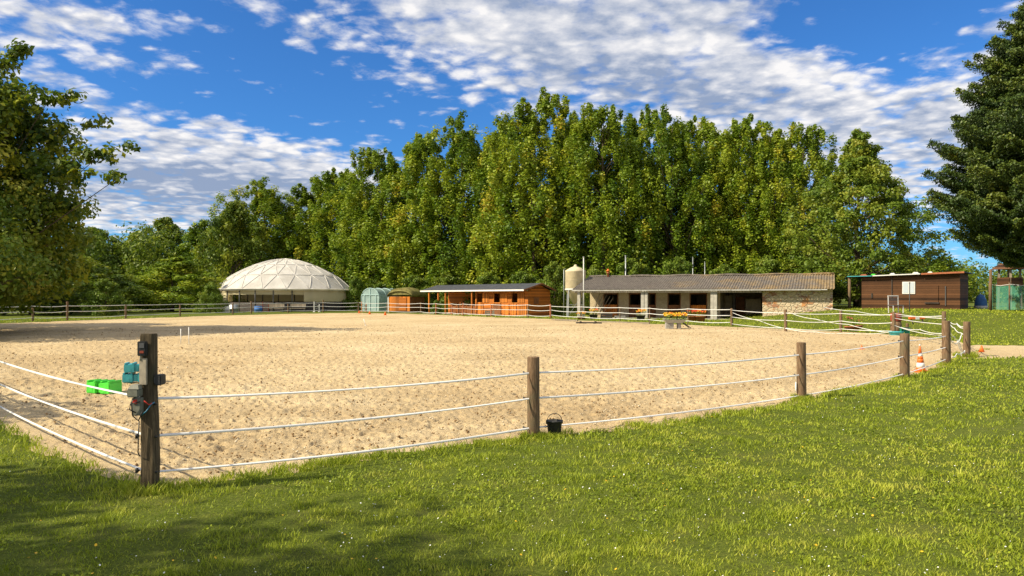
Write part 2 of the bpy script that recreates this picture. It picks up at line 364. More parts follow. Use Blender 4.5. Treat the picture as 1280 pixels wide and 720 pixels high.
class MB:
    def __init__(s): s.bm = bmesh.new()
    def box(s, x0, x1, y0, y1, z0, z1, M=None):
        vs = [s.bm.verts.new(Vector((x, y, z)) if M is None else M @ Vector((x, y, z))) for z in (z0, z1) for y in (y0, y1) for x in (x0, x1)]
        for f in ((0, 2, 3, 1), (4, 5, 7, 6), (0, 1, 5, 4), (2, 6, 7, 3), (0, 4, 6, 2), (1, 3, 7, 5)): s.bm.faces.new([vs[i] for i in f])
        return s
    def bar(s, a, b, w, h=None):
        a, b = Vector(a), Vector(b); d = b-a; h = h or w
        q_ = d.to_track_quat('Z', 'Y').to_matrix().to_4x4(); M = Matrix.Translation(a) @ q_
        return s.box(-w/2, w/2, -h/2, h/2, 0, d.length, M)
    def tube(s, pts, rad, seg=8, cap=True):
        pts = [Vector(p) for p in pts]
        if not hasattr(rad, '__len__'): rad = [rad]*len(pts)
        rings = []
        for i, p in enumerate(pts):
            d = (pts[min(i+1, len(pts)-1)]-pts[max(i-1, 0)]).normalized()
            up = Vector((0, 0, 1)) if abs(d.z) < .9 else Vector((1, 0, 0))
            a = d.cross(up).normalized(); b = d.cross(a).normalized()
            rings.append([s.bm.verts.new(p+(a*math.cos(t)+b*math.sin(t))*rad[i]) for t in [2*math.pi*k/seg for k in range(seg)]])
        for i in range(len(rings)-1):
            for k in range(seg):
                s.bm.faces.new((rings[i][k], rings[i][(k+1) % seg], rings[i+1][(k+1) % seg], rings[i+1][k])).smooth = True
        if cap:
            s.bm.faces.new(rings[0][::-1]); s.bm.faces.new(rings[-1])
        return s
    def lathe(s, prof, seg=24, c=(0, 0), cap=True, smooth=True):
        rings = [[s.bm.verts.new((c[0]+r*math.cos(2*math.pi*k/seg), c[1]+r*math.sin(2*math.pi*k/seg), z)) for k in range(seg)] for r, z in prof]
        for i in range(len(rings)-1):
            for k in range(seg):
                s.bm.faces.new((rings[i][k], rings[i][(k+1) % seg], rings[i+1][(k+1) % seg], rings[i+1][k])).smooth = smooth
        if cap:
            s.bm.faces.new(rings[0][::-1]); s.bm.faces.new(rings[-1])
        return s
    def poly(s, pts, d):
        """extrude polygon pts by vector d"""
        a = [s.bm.verts.new(p) for p in pts]; b = [s.bm.verts.new(Vector(p)+Vector(d)) for p in pts]
        s.bm.faces.new(a); s.bm.faces.new(b[::-1]); n = len(a)
        for i in range(n): s.bm.faces.new((a[i], b[i], b[(i+1) % n], a[(i+1) % n]))
        return s
    def build(s, name, mat, parent=None, bevel=0):
        bmesh.ops.recalc_face_normals(s.bm, faces=s.bm.faces)
        if bevel: bmesh.ops.bevel(s.bm, geom=s.bm.edges[:], offset=bevel, segments=2, affect='EDGES', clamp_overlap=True)
        me = bpy.data.meshes.new(name); s.bm.to_mesh(me); s.bm.free()
        return link(name, me, mat, parent)
def at(px, D, z=None):
    x = (px-640)/FPX*D
    return Vector((x, D, tz1(x, D) if z is None else z))
def gp(px, py):
    """point on the flat ground under a pixel"""
    return at(px, CH*FPX/(py-HOR), 0)

# ------------------------------------------------------------------ value noise in numpy
_rs = np.random.RandomState(3); _tab = _rs.rand(256, 256)
def vnoise(x, y):
    xi = np.floor(x).astype(int); yi = np.floor(y).astype(int); fx = x-xi; fy = y-yi
    fx = fx*fx*(3-2*fx); fy = fy*fy*(3-2*fy)
    a = _tab[xi & 255, yi & 255]; b = _tab[(xi+1) & 255, yi & 255]; c = _tab[xi & 255, (yi+1) & 255]; d = _tab[(xi+1) & 255, (yi+1) & 255]
    return (a*(1-fx)+b*fx)*(1-fy)+(c*(1-fx)+d*fx)*fy
def fbm(x, y, o=4, g=.5):
    s = 0; a = 1; t = 0
    for i in range(o): s = s+a*vnoise(x+17.3*i, y-9.1*i); t += a; x = x*2.03; y = y*2.03; a *= g
    return s/t
def sstep(v, a, b):
    t = np.clip((v-a)/(b-a), 0, 1); return t*t*(3-2*t)
def poly_sd(P, x, y):
    """signed distance, negative inside"""
    P = np.array(P, float); d = np.full(x.shape, 1e9); ins = np.zeros(x.shape, bool)
    for i in range(len(P)):
        a = P[i]; b = P[(i+1) % len(P)]; e = b-a
        t = np.clip(((x-a[0])*e[0]+(y-a[1])*e[1])/(e@e), 0, 1)
        d = np.minimum(d, np.hypot(x-a[0]-t*e[0], y-a[1]-t*e[1]))
        c = ((a[1] > y) != (b[1] > y))
        with np.errstate(divide='ignore', invalid='ignore'):
            xi = e[0]*(y-a[1])/(e[1] if e[1] != 0 else 1e-9)+a[0]
        ins ^= c & (x < xi)
    return np.where(ins, -d, d)
ARENA = [(-3.25, 7.2), (-2.2, 8.1), (-1.3, 8.75), (.28, 9.75), (2.1, 10.8), (3.6, 11.95), (5.0, 13.3), (6.6, 14.9), (8.3, 16.4), (10.1, 18.4), (11.6, 20.3), (13.2, 22.6),
         (15.8, 26), (17.2, 29.0), (18.2, 32), (18.0, 35.6), (16.8, 38.9), (12.6, 46.2), (8.2, 51.8), (3.9, 60), (-2.9, 68), (-8, 76), (-12, 81.4), (-17, 84.5), (-22, 81.5),
         (-28.8, 69), (-31.9, 59), (-34.3, 50.5), (-30, 41), (-24.8, 33.5), (-17.5, 23), (-11, 15.2), (-7.5, 11.15), (-5.3, 8.9), (-3.9, 7.6)]
PATH = [(13.0, 21.8), (15.0, 28.2), (20, 27.6), (28, 27.2), (45, 26), (45, 20), (27, 20.5), (19, 21.9), (16, 22.6)]
def tz(x, y):
    sd = poly_sd(ARENA, x, y)
    r = .88*sstep(x, 15.5, 26)*sstep(sd, .6, 9)*sstep(y, 30, 38)
    return r + .05*(fbm(x*.25+5, y*.25, 3)-.5)*sstep(sd, 0, 3)
def tz1(x, y): return float(tz(np.array([float(x)]), np.array([float(y)]))[0])

# ------------------------------------------------------------------ ground sheets
def polar(radii, th):
    rr, tt = np.meshgrid(radii, th, indexing='ij'); x = rr*np.sin(tt); y = rr*np.cos(tt)
    n, m_ = rr.shape; idx = np.arange(n*m_).reshape(n, m_)
    f = np.stack([idx[:-1, :-1], idx[1:, :-1], idx[1:, 1:], idx[:-1, 1:]], -1).reshape(-1, 4)
    return x.ravel(), y.ravel(), f
rad = np.concatenate([[.05, .6], np.geomspace(1.2, 120, 520), np.geomspace(130, 2500, 24)])
th = np.radians(np.concatenate([np.arange(-180, -46, 4), np.arange(-44, 44, .16), np.arange(46, 181, 4)]))
gx, gy, gf = polar(rad, th)
def edge_noise(x, y): return .30*(fbm(x*2.2, y*2.2, 4, .6)-.5) + .25*(fbm(x*.5+9, y*.5, 2)-.5)
sdA = poly_sd(ARENA, gx, gy); sdP = poly_sd(PATH, gx, gy)
sdS = np.minimum(sdA, sdP)+edge_noise(gx, gy)
gz = tz(gx, gy) + .03*sstep(sdS, 0, .35) - .4*sstep(-sdS, .0, .7) + .02*(fbm(gx*3, gy*3, 3)-.5)
o = link('lawn', np_mesh('lawn', np.stack([gx, gy, gz], -1), gf, True), 'lawn_soil'); tag(o, kind='structure')

def dents(x, y, cell, r, amp, seed):
    """pseudo random hoof dents: one per cell"""
    rs = np.random.RandomState(seed); T = rs.rand(128, 128, 4); out = np.zeros_like(x)
    cx = np.floor(x/cell).astype(int); cy = np.floor(y/cell).astype(int)
    for i in (-1, 0, 1):
        for j in (-1, 0, 1):
            t = T[(cx+i) & 127, (cy+j) & 127]
            px = (cx+i+t[:, 0])*cell; py = (cy+j+t[:, 1])*cell; a = t[:, 2]*6.28; R_ = r*(.6+.8*t[:, 3])
            ux = (x-px)*np.cos(a)+(y-py)*np.sin(a); uy = -(x-px)*np.sin(a)+(y-py)*np.cos(a)
            d = np.sqrt((ux/1.3)**2+uy**2)/R_
            k = (t[:, 3] > .25)
            out += amp*k*(-np.exp(-(d*1.5)**4)*1.0 + .45*np.exp(-((d-1.05)*3.6)**2))
    return out
def sand_z(x, y):
    D = np.hypot(x, y); a = 1-.5*sstep(D, 25, 60)
    return a*(dents(x, y, .30, .085, .026, 1)+dents(x+3, y+7, .46, .12, .030, 2)+dents(x+1, y+2, .19, .05, .016, 3)+.05*(fbm(x*1.3, y*1.3, 4, .6)-.5)+.04*(fbm(x*11, y*11, 3, .6)-.5))
rad = np.geomspace(6.2, 92, 560); th = np.radians(np.arange(-43, 40, .085))
sx_, sy_, sf = polar(rad, th)
sd = poly_sd(ARENA, sx_, sy_)+edge_noise(sx_, sy_)
keep = (sd < 1.0); fk = keep[sf].all(1); sf = sf[fk]
used = np.unique(sf); rmap = -np.ones(len(sx_), int); rmap[used] = np.arange(len(used)); sf = rmap[sf]
sx_, sy_, sd = sx_[used], sy_[used], sd[used]
szv = sand_z(sx_, sy_)*sstep(-sd, -.2, .5) - .30*sstep(sd, .15, .9) + .015
trk = np.exp(-((sd+1.7+1.2*(fbm(sx_*.3, sy_*.3, 2)-.5))/.55)**2)*(.5+fbm(sx_*1.8, sy_*1.8, 3)) + .8*sstep(fbm(sx_*.22+70, sy_*.5+3, 4, .55), .56, .70) + .5*np.exp(-((sd+5.5+2.5*(fbm(sx_*.15, sy_*.15, 2)-.5))/.5)**2)*fbm(sx_*2, sy_*2, 2)
szv -= .03*np.clip(trk, 0, 1)
o = link('sand_arena', np_mesh('sand_arena', np.stack([sx_, sy_, szv], -1), sf, True, {'track': ('POINT', np.clip(trk, 0, 1))}), 'sand'); tag(o, kind='structure')
# path
rad = np.geomspace(20, 60, 160); th = np.radians(np.arange(28, 66, .15))
px_, py_, pf = polar(rad, th); sd = poly_sd(PATH, px_, py_)+edge_noise(px_, py_); fk = (sd < .6)[pf].all(1)
pz = .02+.04*(fbm(px_*2, py_*2, 4)-.5)-.35*sstep(sd, .05, .6) - .25*sstep(-poly_sd(ARENA, px_, py_), -.3, .5) + tz(px_, py_)
o = link('path', np_mesh('path', np.stack([px_, py_, pz], -1), pf[fk], True), 'sand'); tag(o, kind='structure')

# ------------------------------------------------------------------ grass blades
rg = np.random.RandomState(11)
def blades(px, py, pz, h, w, lean, tint):
    n = len(px); a = rg.rand(n)*6.283; la = rg.rand(n)*6.283
    wx = np.cos(a)*w/2; wy = np.sin(a)*w/2; lx = np.cos(la)*lean*h; ly = np.sin(la)*lean*h
    b0 = np.stack([px-wx, py-wy, pz], -1); b1 = np.stack([px+wx, py+wy, pz], -1)
    m0 = np.stack([px-wx*.8+lx*.35, py-wy*.8+ly*.35, pz+h*.6], -1); m1 = np.stack([px+wx*.8+lx*.35, py+wy*.8+ly*.35, pz+h*.6], -1)
    t = np.stack([px+lx, py+ly, pz+h*.98], -1)
    V = np.stack([b0, b1, m1, m0, t, t+1e-4], 1).reshape(-1, 3); i = np.arange(n)*6
    F = np.concatenate([np.stack([i, i+1, i+2, i+3], -1), np.stack([i+3, i+2, i+4, i+5], -1)])
    return V, F, np.concatenate([tint, tint])
def scatter(n, dmin, dmax, amin=-41, amax=41, p=2.0):
    D = np.exp(rg.uniform(np.log(dmin), np.log(dmax), n)); A = np.radians(rg.uniform(amin, amax, n))
    return D*np.sin(A), D*np.cos(A)
x, y = scatter(620000, 3.4, 75)
D = np.hypot(x, y)
sd = np.minimum(poly_sd(ARENA, x, y), poly_sd(PATH, x, y))+edge_noise(x, y)
thin = fbm(x*1.5, y*1.5, 4, .6)
k = (sd > .02+.12*rg.rand(len(x))) & (rg.rand(len(x)) < .35+2.2*(thin-.28)); x, y, D, sd, thin = x[k], y[k], D[k], sd[k], thin[k]
cl = fbm(x*5, y*5, 3, .6)
h = (.012+.12*np.clip(cl-.30, 0, 1)**1.2+.03*rg.rand(len(x))**3)*(.8+.9*np.exp(-((sd-.25)/.25)**2)*rg.rand(len(x)))*(1+.012*D)
w = np.maximum(.0040, .00092*D)*(.7+.6*rg.rand(len(x)))
z = tz(x, y)+.02+.02*(fbm(x*3, y*3, 3)-.5)
parts = [blades(x, y, z, h, w, .35+.6*rg.rand(len(x)), np.clip(rg.normal(.55, .13, len(x))+.75*(fbm(x*4+3, y*4, 3, .6)-.5)+.4*(fbm(x*14, y*14, 2)-.5)+.5*(fbm(x*.5+30, y*.5, 3)-.5), 0, 1))]
# tufts round posts and ragged edge tufts
tufts = [(-3.32, 6.92, .20, 700, .13), (.27, 9.6, .16, 420, .11), (5.05, 13.25, .18, 380, .12), (8.58, 16.6, .22, 350, .13), (11.4, 19.9, .25, 350, .14), (13.5, 22.6, .35, 700, .17), (.5, 9.55, .14, 200, .08), (-3.0, 7.0, .25, 300, .09)]
for i in range(150):
    t = rg.rand()*len(ARENA[:13]); i0 = int(t) % 12; f_ = t-int(t)
    a, b = ARENA[i0], ARENA[i0+1]
    tufts.append((a[0]+(b[0]-a[0])*f_+.18+rg.normal(0, .12), a[1]+(b[1]-a[1])*f_-.12+rg.normal(0, .12), .10, 55, .07+.03*rg.rand()))
for (cx, cy, r, n, hh) in tufts:
    a = rg.rand(n)*6.283; q_ = r*np.sqrt(rg.rand(n)); xx = cx+q_*np.cos(a); yy = cy+q_*np.sin(a)
    parts.append(blades(xx, yy, tz(xx, yy)+.0, hh*(.4+.6*rg.rand(n))+.02, np.full(n, .006)*(1+.04*cy), .3+.5*rg.rand(n), np.clip(rg.normal(.5, .2, n), 0, 1)))
off = 0; Vs = []; Fs = []; Ts = []
for V, F, T in parts: Vs.append(V); Fs.append(F+off); Ts.append(T); off += len(V)
o = link('grass', np_mesh('grass', np.concatenate(Vs), np.concatenate(Fs), False, {'tint': ('FACE', np.concatenate(Ts))}), 'grass_blades')
tag(o, 'short green lawn grass growing round the sand arena', 'grass', kind='stuff')
x, y = scatter(90000, 3.6, 26); sd = np.minimum(poly_sd(ARENA, x, y), poly_sd(PATH, x, y)); k = (sd > .25) & (fbm(x*1.1+50, y*1.1, 4, .6) > .56); x, y = x[k], y[k]; D = np.hypot(x, y); n = len(x)
an = np.arange(6)*math.pi/3; rr_ = (.005+.0005*D)*(.6+.8*rg.rand(n)); tl = rg.normal(0, .6, (n, 2)); zz_ = tz(x, y)+.030+.025*rg.rand(n)
V = np.stack([x[:, None]+rr_[:, None]*np.cos(an), y[:, None]+rr_[:, None]*np.sin(an), zz_[:, None]+rr_[:, None]*(np.cos(an)*tl[:, :1]+np.sin(an)*tl[:, 1:])], -1).reshape(-1, 3)
o = link('clover', np_mesh('clover', V, np.arange(n*6).reshape(n, 6), False, {'tint': ('FACE', np.clip(rg.normal(.30, .16, n), 0, 1))}), 'grass_blades'); tag(o, 'patches of low clover leaves growing in the lawn', 'clover', kind='stuff')
# daisies and clover heads
x, y = scatter(2200, 3.6, 32); sd = np.minimum(poly_sd(ARENA, x, y), poly_sd(PATH, x, y)); k = (sd > .3) & (fbm(x*.6, y*.6, 3) > .42); x, y = x[k], y[k]; D = np.hypot(x, y)
def discs(x, y, z, r):
    n = len(x); an = np.arange(6)*math.pi/3; tl = rg.normal(0, .35, (n, 2))
    V = np.stack([x[:, None]+r[:, None]*np.cos(an), y[:, None]+r[:, None]*np.sin(an), z[:, None]+r[:, None]*(np.cos(an)*tl[:, :1]+np.sin(an)*tl[:, 1:])], -1).reshape(-1, 3)
    return V, np.arange(n*6).reshape(n, 6)
V, F = discs(x, y, tz(x, y)+.05+.02*rg.rand(len(x)), (.0036+.0003*D)*(.5+.7*rg.rand(len(x))))
o = link('daisies', np_mesh('daisies', V, F), 'petal_white'); tag(o, 'tiny white daisies and clover heads sprinkled over the lawn', 'flowers', kind='stuff')
x, y = scatter(260, 3.6, 22); k = poly_sd(ARENA, x, y) > .3; x, y = x[k], y[k]
V, F = discs(x, y, tz(x, y)+.05+.02*rg.rand(len(x)), .006+.004*rg.rand(len(x)))
o = link('dandelions', np_mesh('dandelions', V, F), 'petal_yellow'); tag(o, 'small yellow flowers dotted through the lawn', 'flowers', kind='stuff')
# clods and pebbles on the sand
x, y = scatter(15000, 6.8, 48, -41, 38); sd = poly_sd(ARENA, x, y); k = sd < -.15; x, y = x[k], y[k]; D = np.hypot(x, y); n = len(x)
r = (.007+.010*rg.rand(n)**2)*(1+.03*D)
octa = np.array([(1, 0, 0), (0, 1, 0), (-1, 0, 0), (0, -1, 0), (0, 0, .8), (0, 0, -.8)])
ofs = octa[None]*(.6+.8*rg.rand(n, 6, 1))*r[:, None, None]; a = rg.rand(n)*6.28
ox = ofs[..., 0]*np.cos(a)[:, None]-ofs[..., 1]*np.sin(a)[:, None]; oy = ofs[..., 0]*np.sin(a)[:, None]+ofs[..., 1]*np.cos(a)[:, None]
V = np.stack([ox+x[:, None], oy+y[:, None], ofs[..., 2]+sand_z(x, y)[:, None]+.02], -1).reshape(-1, 3)
fo = np.array([(0, 1, 4), (1, 2, 4), (2, 3, 4), (3, 0, 4), (1, 0, 5), (2, 1, 5), (3, 2, 5), (0, 3, 5)])
F = (fo[None]+(np.arange(n)*6)[:, None, None]).reshape(-1, 3)
o = link('sand_clods', np_mesh('sand_clods', V, F), 'clod'); tag(o, 'clods of damp sand and small stones strewn over the arena', 'clods', kind='stuff')

# ------------------------------------------------------------------ trees
rt = np.random.RandomState(21)
def unit(n):
    v_ = rt.normal(size=(n, 3)); return v_/np.linalg.norm(v_, axis=1, keepdims=True)
def leaves(C, Nn, size, tint, aspect=.6):
    n = len(C); t = unit(n); a = np.cross(Nn, t); a /= np.linalg.norm(a, axis=1, keepdims=True)+1e-9; b = np.cross(Nn, a)
    s_ = size[:, None]
    V = np.stack([C-a*s_*.5, C+b*s_*aspect*.5+Nn*s_*.10, C+a*s_*.5, C-b*s_*aspect*.5+Nn*s_*.10], 1).reshape(-1, 3)
    return V, np.arange(n*4).reshape(n, 4), tint
def clump_leaves(cen, cr, per, lsize, tints, elong=1.0, up=.35, fill=.45):
    """leaf faces spread round clump centres"""
    n = len(cen)*per; ci = np.repeat(np.arange(len(cen)), per); d = unit(n)
    rr = cr[ci]*(fill+(1.08-fill)*rt.rand(n)**.6); sc_ = np.array([1, 1, elong])
    # lumpy clumps
    P = cen[ci]+d*rr[:, None]*sc_
    nn_ = d*.7+unit(n)*.75+np.array([0, 0, up]); nn_ /= np.linalg.norm(nn_, axis=1, keepdims=True)
    tn = np.clip(tints[ci]+rt.normal(0, .08, n), 0, 1)
    return leaves(P, nn_, lsize*(.6+.8*rt.rand(n)), tn)
def limbs(H, cen, r0, th_, name, parent, split=.15, bare=.3, keepn=40, lean=(0, 0)):
    mb = MB(); pts = [(lean[0]*t*t, lean[1]*t*t, H*t) for t in np.linspace(0, .93, 9)]
    pts = [(p[0]+rt.normal(0, .012*H*.3), p[1]+rt.normal(0, .012*H*.3), p[2]) if i else p for i, p in enumerate(pts)]
    mb.tube(pts, [r0*1.25]+[r0*(1-.92*t) for t in np.linspace(.12, 1, 8)], 10)
    idx = rt.permutation(len(cen))[:keepn]
    for i in idx:
        c = cen[i]; zb = max(bare*H*.6, c[2]-np.hypot(c[0], c[1])*(1.0+.5*rt.rand())); zb = min(zb, .9*H)
        t = zb/H/.93*8; j = min(int(t), 7); f_ = t-j; b = Vector(pts[j]).lerp(Vector(pts[j+1]), f_)
        e = Vector(c); md = b.lerp(e, .5)+Vector((0, 0, -.06*(e-b).length)); rb = r0*(1-.9*zb/H)*.42
        mb.tube([b, md, e], [rb, rb*.6, rb*.25], 5, cap=False)
    return mb.build('trunk', 'bark', parent)
def tall_tree(H, Rm, ncl, per, leaf, prof, mat, label, cat='tree', base=.06, cr=(.25, .68), elong=2.0, name='broadleaf_tree', r0=.24, nlobe=5, fill=.12):
    root = thing(name, (0, 0, 0), 0, label, cat)
    # upright sub-crowns: columns that rise round the trunk
    lob = rt.rand(nlobe)*.5+np.arange(nlobe); lob = lob/nlobe*6.283; lh = .86+.14*rt.rand(nlobe); lh[rt.randint(nlobe)] = 1
    t = base+(1-base)*rt.rand(ncl); an = rt.rand(ncl)*6.283
    li = rt.randint(0, nlobe, ncl); an = lob[li]+rt.normal(0, .42, ncl)
    Rz = np.interp(t/lh[li], [p[0] for p in prof], [p[1] for p in prof])*Rm
    rr = Rz*np.clip(rt.rand(ncl)**.42, .25, 1)*(1+.12*np.sin(an*3+t*9))
    t = t*lh[li]
    cen = np.stack([rr*np.cos(an), rr*np.sin(an), t*H], -1)
    crs = rt.uniform(cr[0], cr[1], ncl)*(1-.45*t**3)
    # leaders poking out of the top
    k = nlobe*3; la = lob[np.arange(k) % nlobe]; lt = lh[np.arange(k) % nlobe]*(.90+.12*rt.rand(k)); lr = Rm*.32*rt.rand(k)**.7
    cen = np.concatenate([cen, np.stack([lr*np.cos(la), lr*np.sin(la), lt*H], -1)]); crs = np.concatenate([crs, np.full(k, cr[0]*.8)])
    V, F, T = clump_leaves(cen, crs, per, leaf, np.clip(rt.normal(.53, .14, len(cen)), .05, .95), elong, fill=fill)
    # stray twigs of leaves at the outline
    link('crown', np_mesh('crown', V, F, False, {'tint': ('FACE', T)}), mat, root)
    limbs(H, cen[:ncl], r0, 0, 'trunk', root, keepn=min(46, ncl))
    return root
TALL = [(0, .55), (.12, .85), (.3, 1.0), (.55, 1.05), (.78, .98), (.92, .78), (1.0, .45), (1.2, .1)]
ROUND = [(0, .35), (.12, .75), (.35, 1.0), (.6, .95), (.8, .7), (.93, .42), (1.0, .15), (1.2, .1)]
protoA = tall_tree(20, 4.1, 540, 112, .225, TALL, 'leaf_green', 'x', nlobe=7)
protoB = tall_tree(20, 4.3, 560, 106, .225, TALL, 'leaf_green', 'x', nlobe=8)
protoC = tall_tree(20, 3.9, 530, 112, .23, TALL, 'leaf_green', 'x', nlobe=6, elong=2.3)
protoD = tall_tree(13, 5.2, 230, 110, .34, ROUND, 'leaf_green', 'x', cr=(.7, 1.15), elong=.85, r0=.2)
protoE = tall_tree(13, 5.4, 230, 110, .34, ROUND, 'leaf_dark', 'x', cr=(.7, 1.2), elong=.85, r0=.2, nlobe=6)
first = {}
def put(proto, px, D, top, wpx, label, rz=None, group=None, z=None):
    """crown top at pixel row top, crown width wpx pixels"""
    p = at(px, D); Hp = {protoA: (20, 4.1), protoB: (20, 4.3), protoC: (20, 3.9), protoD: (13, 5.2), protoE: (13, 5.4)}[proto]
    Z = CH+(HOR-top)/FPX*D-p.z; sz = Z/(Hp[0]*1.02); sxy = (wpx/FPX*D/2)/(Hp[1]*.97)
    rz = rt.rand()*6.28 if rz is None else rz
    if proto not in first:
        first[proto] = 1; proto.location = p; proto.rotation_euler = (0, 0, rz); proto.scale = (sxy, sxy, sz); proto['label'] = label
        r = proto
    else: r = dup(proto, p, rz, (sxy, sxy, sz), label)
    if group: r['group'] = group
    return r
G = 'tall broadleaf trees in the row behind the stables'
put(protoC, 478, 104, 184, 110, 'tall green tree at the left end of the high row, above the pale polytunnel', group=G)
put(protoA, 527, 100, 162, 118, 'tall tree rising over the tarpaulin covered hut', group=G)
put(protoB, 578, 96, 142, 132, 'tall tree standing above the left half of the orange stable', group=G)
put(protoC, 625, 92, 150, 108, 'tall tree half hidden between the two above the orange stable', group=G)
put(protoA, 668, 86, 114, 136, 'highest tree of the row, over the right gable of the orange stable', group=G)
put(protoB, 710, 92, 134, 104, 'tall narrow tree behind and just left of the feed silo', group=G)
put(protoC, 754, 82, 130, 118, 'yellowish tall tree right behind the feed silo', group=G)
put(protoA, 798, 88, 134, 108, 'tall tree rising behind the pale pole at the stone stable', group=G)
put(protoB, 840, 82, 132, 116, 'tall tree above the middle of the corrugated roof', group=G)
put(protoC, 882, 88, 142, 106, 'tall tree above the double porch posts near the dark bay', group=G)
put(protoA, 922, 82, 144, 110, 'tall tree above the open dark bay of the stone stable', group=G)
put(protoB, 962, 80, 144, 116, 'tall tree above the left edge of the bare stone wall', group=G)
put(protoC, 1004, 83, 154, 100, 'last tall tree of the row, beside the broad spreading tree', group=G)
G2 = 'medium trees behind the dome'
put(protoB, 330, 114, 222, 116, 'medium green tree behind the left half of the dome', group=G2)
put(protoA, 388, 117, 224, 110, 'medium green tree behind the top of the dome', group=G2)
put(protoC, 432, 112, 208, 104, 'medium dark tree behind the right edge of the dome', group=G2)
put(protoE, 290, 104, 250, 90, 'lower rounded tree left of the dome, sloping down to the wood', group=G2)
G3 = 'low trees of the distant wood on the left'
put(protoE, 120, 120, 284, 90, 'distant rounded tree showing beside the big left tree', group=G3)
put(protoD, 165, 128, 292, 84, 'distant tree with a flat crown in the dip of the treeline', group=G3)
put(protoE, 208, 122, 270, 96, 'distant dark tree highest in the left wood', group=G3)
put(protoD, 252, 118, 276, 90, 'distant green tree behind the bright bush', group=G3)
put(protoD, 215, 92, 322, 116, 'bright low bushy tree behind the arena left of the dome')
put(protoE, 120, 84, 330, 110, 'low dark bushy tree behind the left fence')
put(protoE, 40, 74, 300, 160, 'dark bushy tree under the big left tree, behind the fence')
put(protoD, 1174, 110, 322, 70, 'small far tree showing over the brown shed roof')
put(protoD, 1128, 105, 312, 70, 'low far tree between the spreading tree and the shed')
# broad spreading tree, nearer, before the right end of the row
sp = tall_tree(14.6, 5.4, 520, 115, .22, [(0, .5), (.15, .85), (.35, 1.0), (.6, .88), (.8, .62), (.93, .35), (1, .18), (1.2, .1)], 'leaf_yellow', 'broad spreading tree behind the right end of the stone stable', cr=(.45, .9), elong=.8, r0=.26, nlobe=7)
sp.location = at(1072, 66)
sp.scale = (1.16, 1.16, 1.05)
# shrubs and hedge behind the stables
bush = tall_tree(4.0, 2.6, 75, 150, .18, [(0, .8), (.4, 1.0), (.8, .7), (1, .3), (1.2, .1)], 'leaf_yellow', 'x', cat='shrub', name='shrub', cr=(.45, .8), elong=.8, r0=.07, base=.05)
def putbush(px, D, top, wpx, label, first_=False, group='shrubs behind the arena buildings'):
    p = at(px, D); Z = CH+(HOR-top)/FPX*D-p.z; sc_ = (wpx/FPX*D/2/2.9, wpx/FPX*D/2/2.9, Z/4.3)
    if first_:
        bush.location = p; bush.scale = sc_; bush['label'] = label; bush['group'] = group; return bush
    return dup(bush, p, rt.rand()*6.28, sc_, label, group)
putbush(693, 73, 326, 62, 'bright shrub between the orange stable and the feed silo', True)
for px, D, tp, w_, lb in [(470, 99, 350, 60, 'low shrub behind the pale polytunnel'), (520, 91, 343, 60, 'shrub behind the tarpaulin hut'), (555, 90, 341, 60, 'shrub behind the left end of the orange stable roof'),
                          (610, 80, 340, 74, 'shrub behind the middle of the orange stable roof'), (655, 79, 338, 60, 'shrub behind the orange stable gable'), (790, 75, 322, 80, 'shrub behind the left part of the corrugated roof'),
                          (848, 72, 320, 70, 'hedge shrub behind the middle of the corrugated roof'), (905, 72, 330, 70, 'shrub behind the dark bay roof'), (962, 70, 318, 80, 'shrub behind the roof above the stone wall'), (1020, 66, 322, 70, 'shrub behind the right roof end'),
                          (1092, 68, 335, 60, 'shrub behind the left end of the brown shed'), (546, 79, 374, 16, 'small yellow green bush at the porch of the orange stable'), (445, 97, 345, 40, 'shrub between the dome and the polytunnel'),
                          (132, 72, 348, 60, 'yellow tinged bush behind the left fence'), (743, 76, 330, 50, 'shrub peeping out right of the feed silo')]:
    putbush(px, D, tp, w_, lb)
# filler wood far behind (one mass)
nb = 620; pxs = rt.uniform(-160, 1330, nb); Ds = rt.uniform(108, 135, nb)
topz = np.interp(pxs, [-160, 60, 100, 280, 340, 450, 560, 1000, 1100, 1150, 1330], [300, 300, 300, 290, 272, 285, 312, 312, 322, 338, 336])
tt_ = rt.rand(nb)**.8; zt_ = (CH+(HOR-topz)/FPX*Ds)*tt_
cen = np.stack([(pxs-640)/FPX*Ds, Ds, zt_], -1)
V, F, T = clump_leaves(cen, rt.uniform(1.6, 2.8, nb), 170, .50, np.clip(rt.normal(.42, .16, nb), 0, 1), 1.0)
o = link('distant_wood', np_mesh('distant_wood', V, F, False, {'tint': ('FACE', T)}), 'leaf_dark'); tag(o, 'dense far wood filling the gaps behind the tree row', 'wood', kind='stuff')

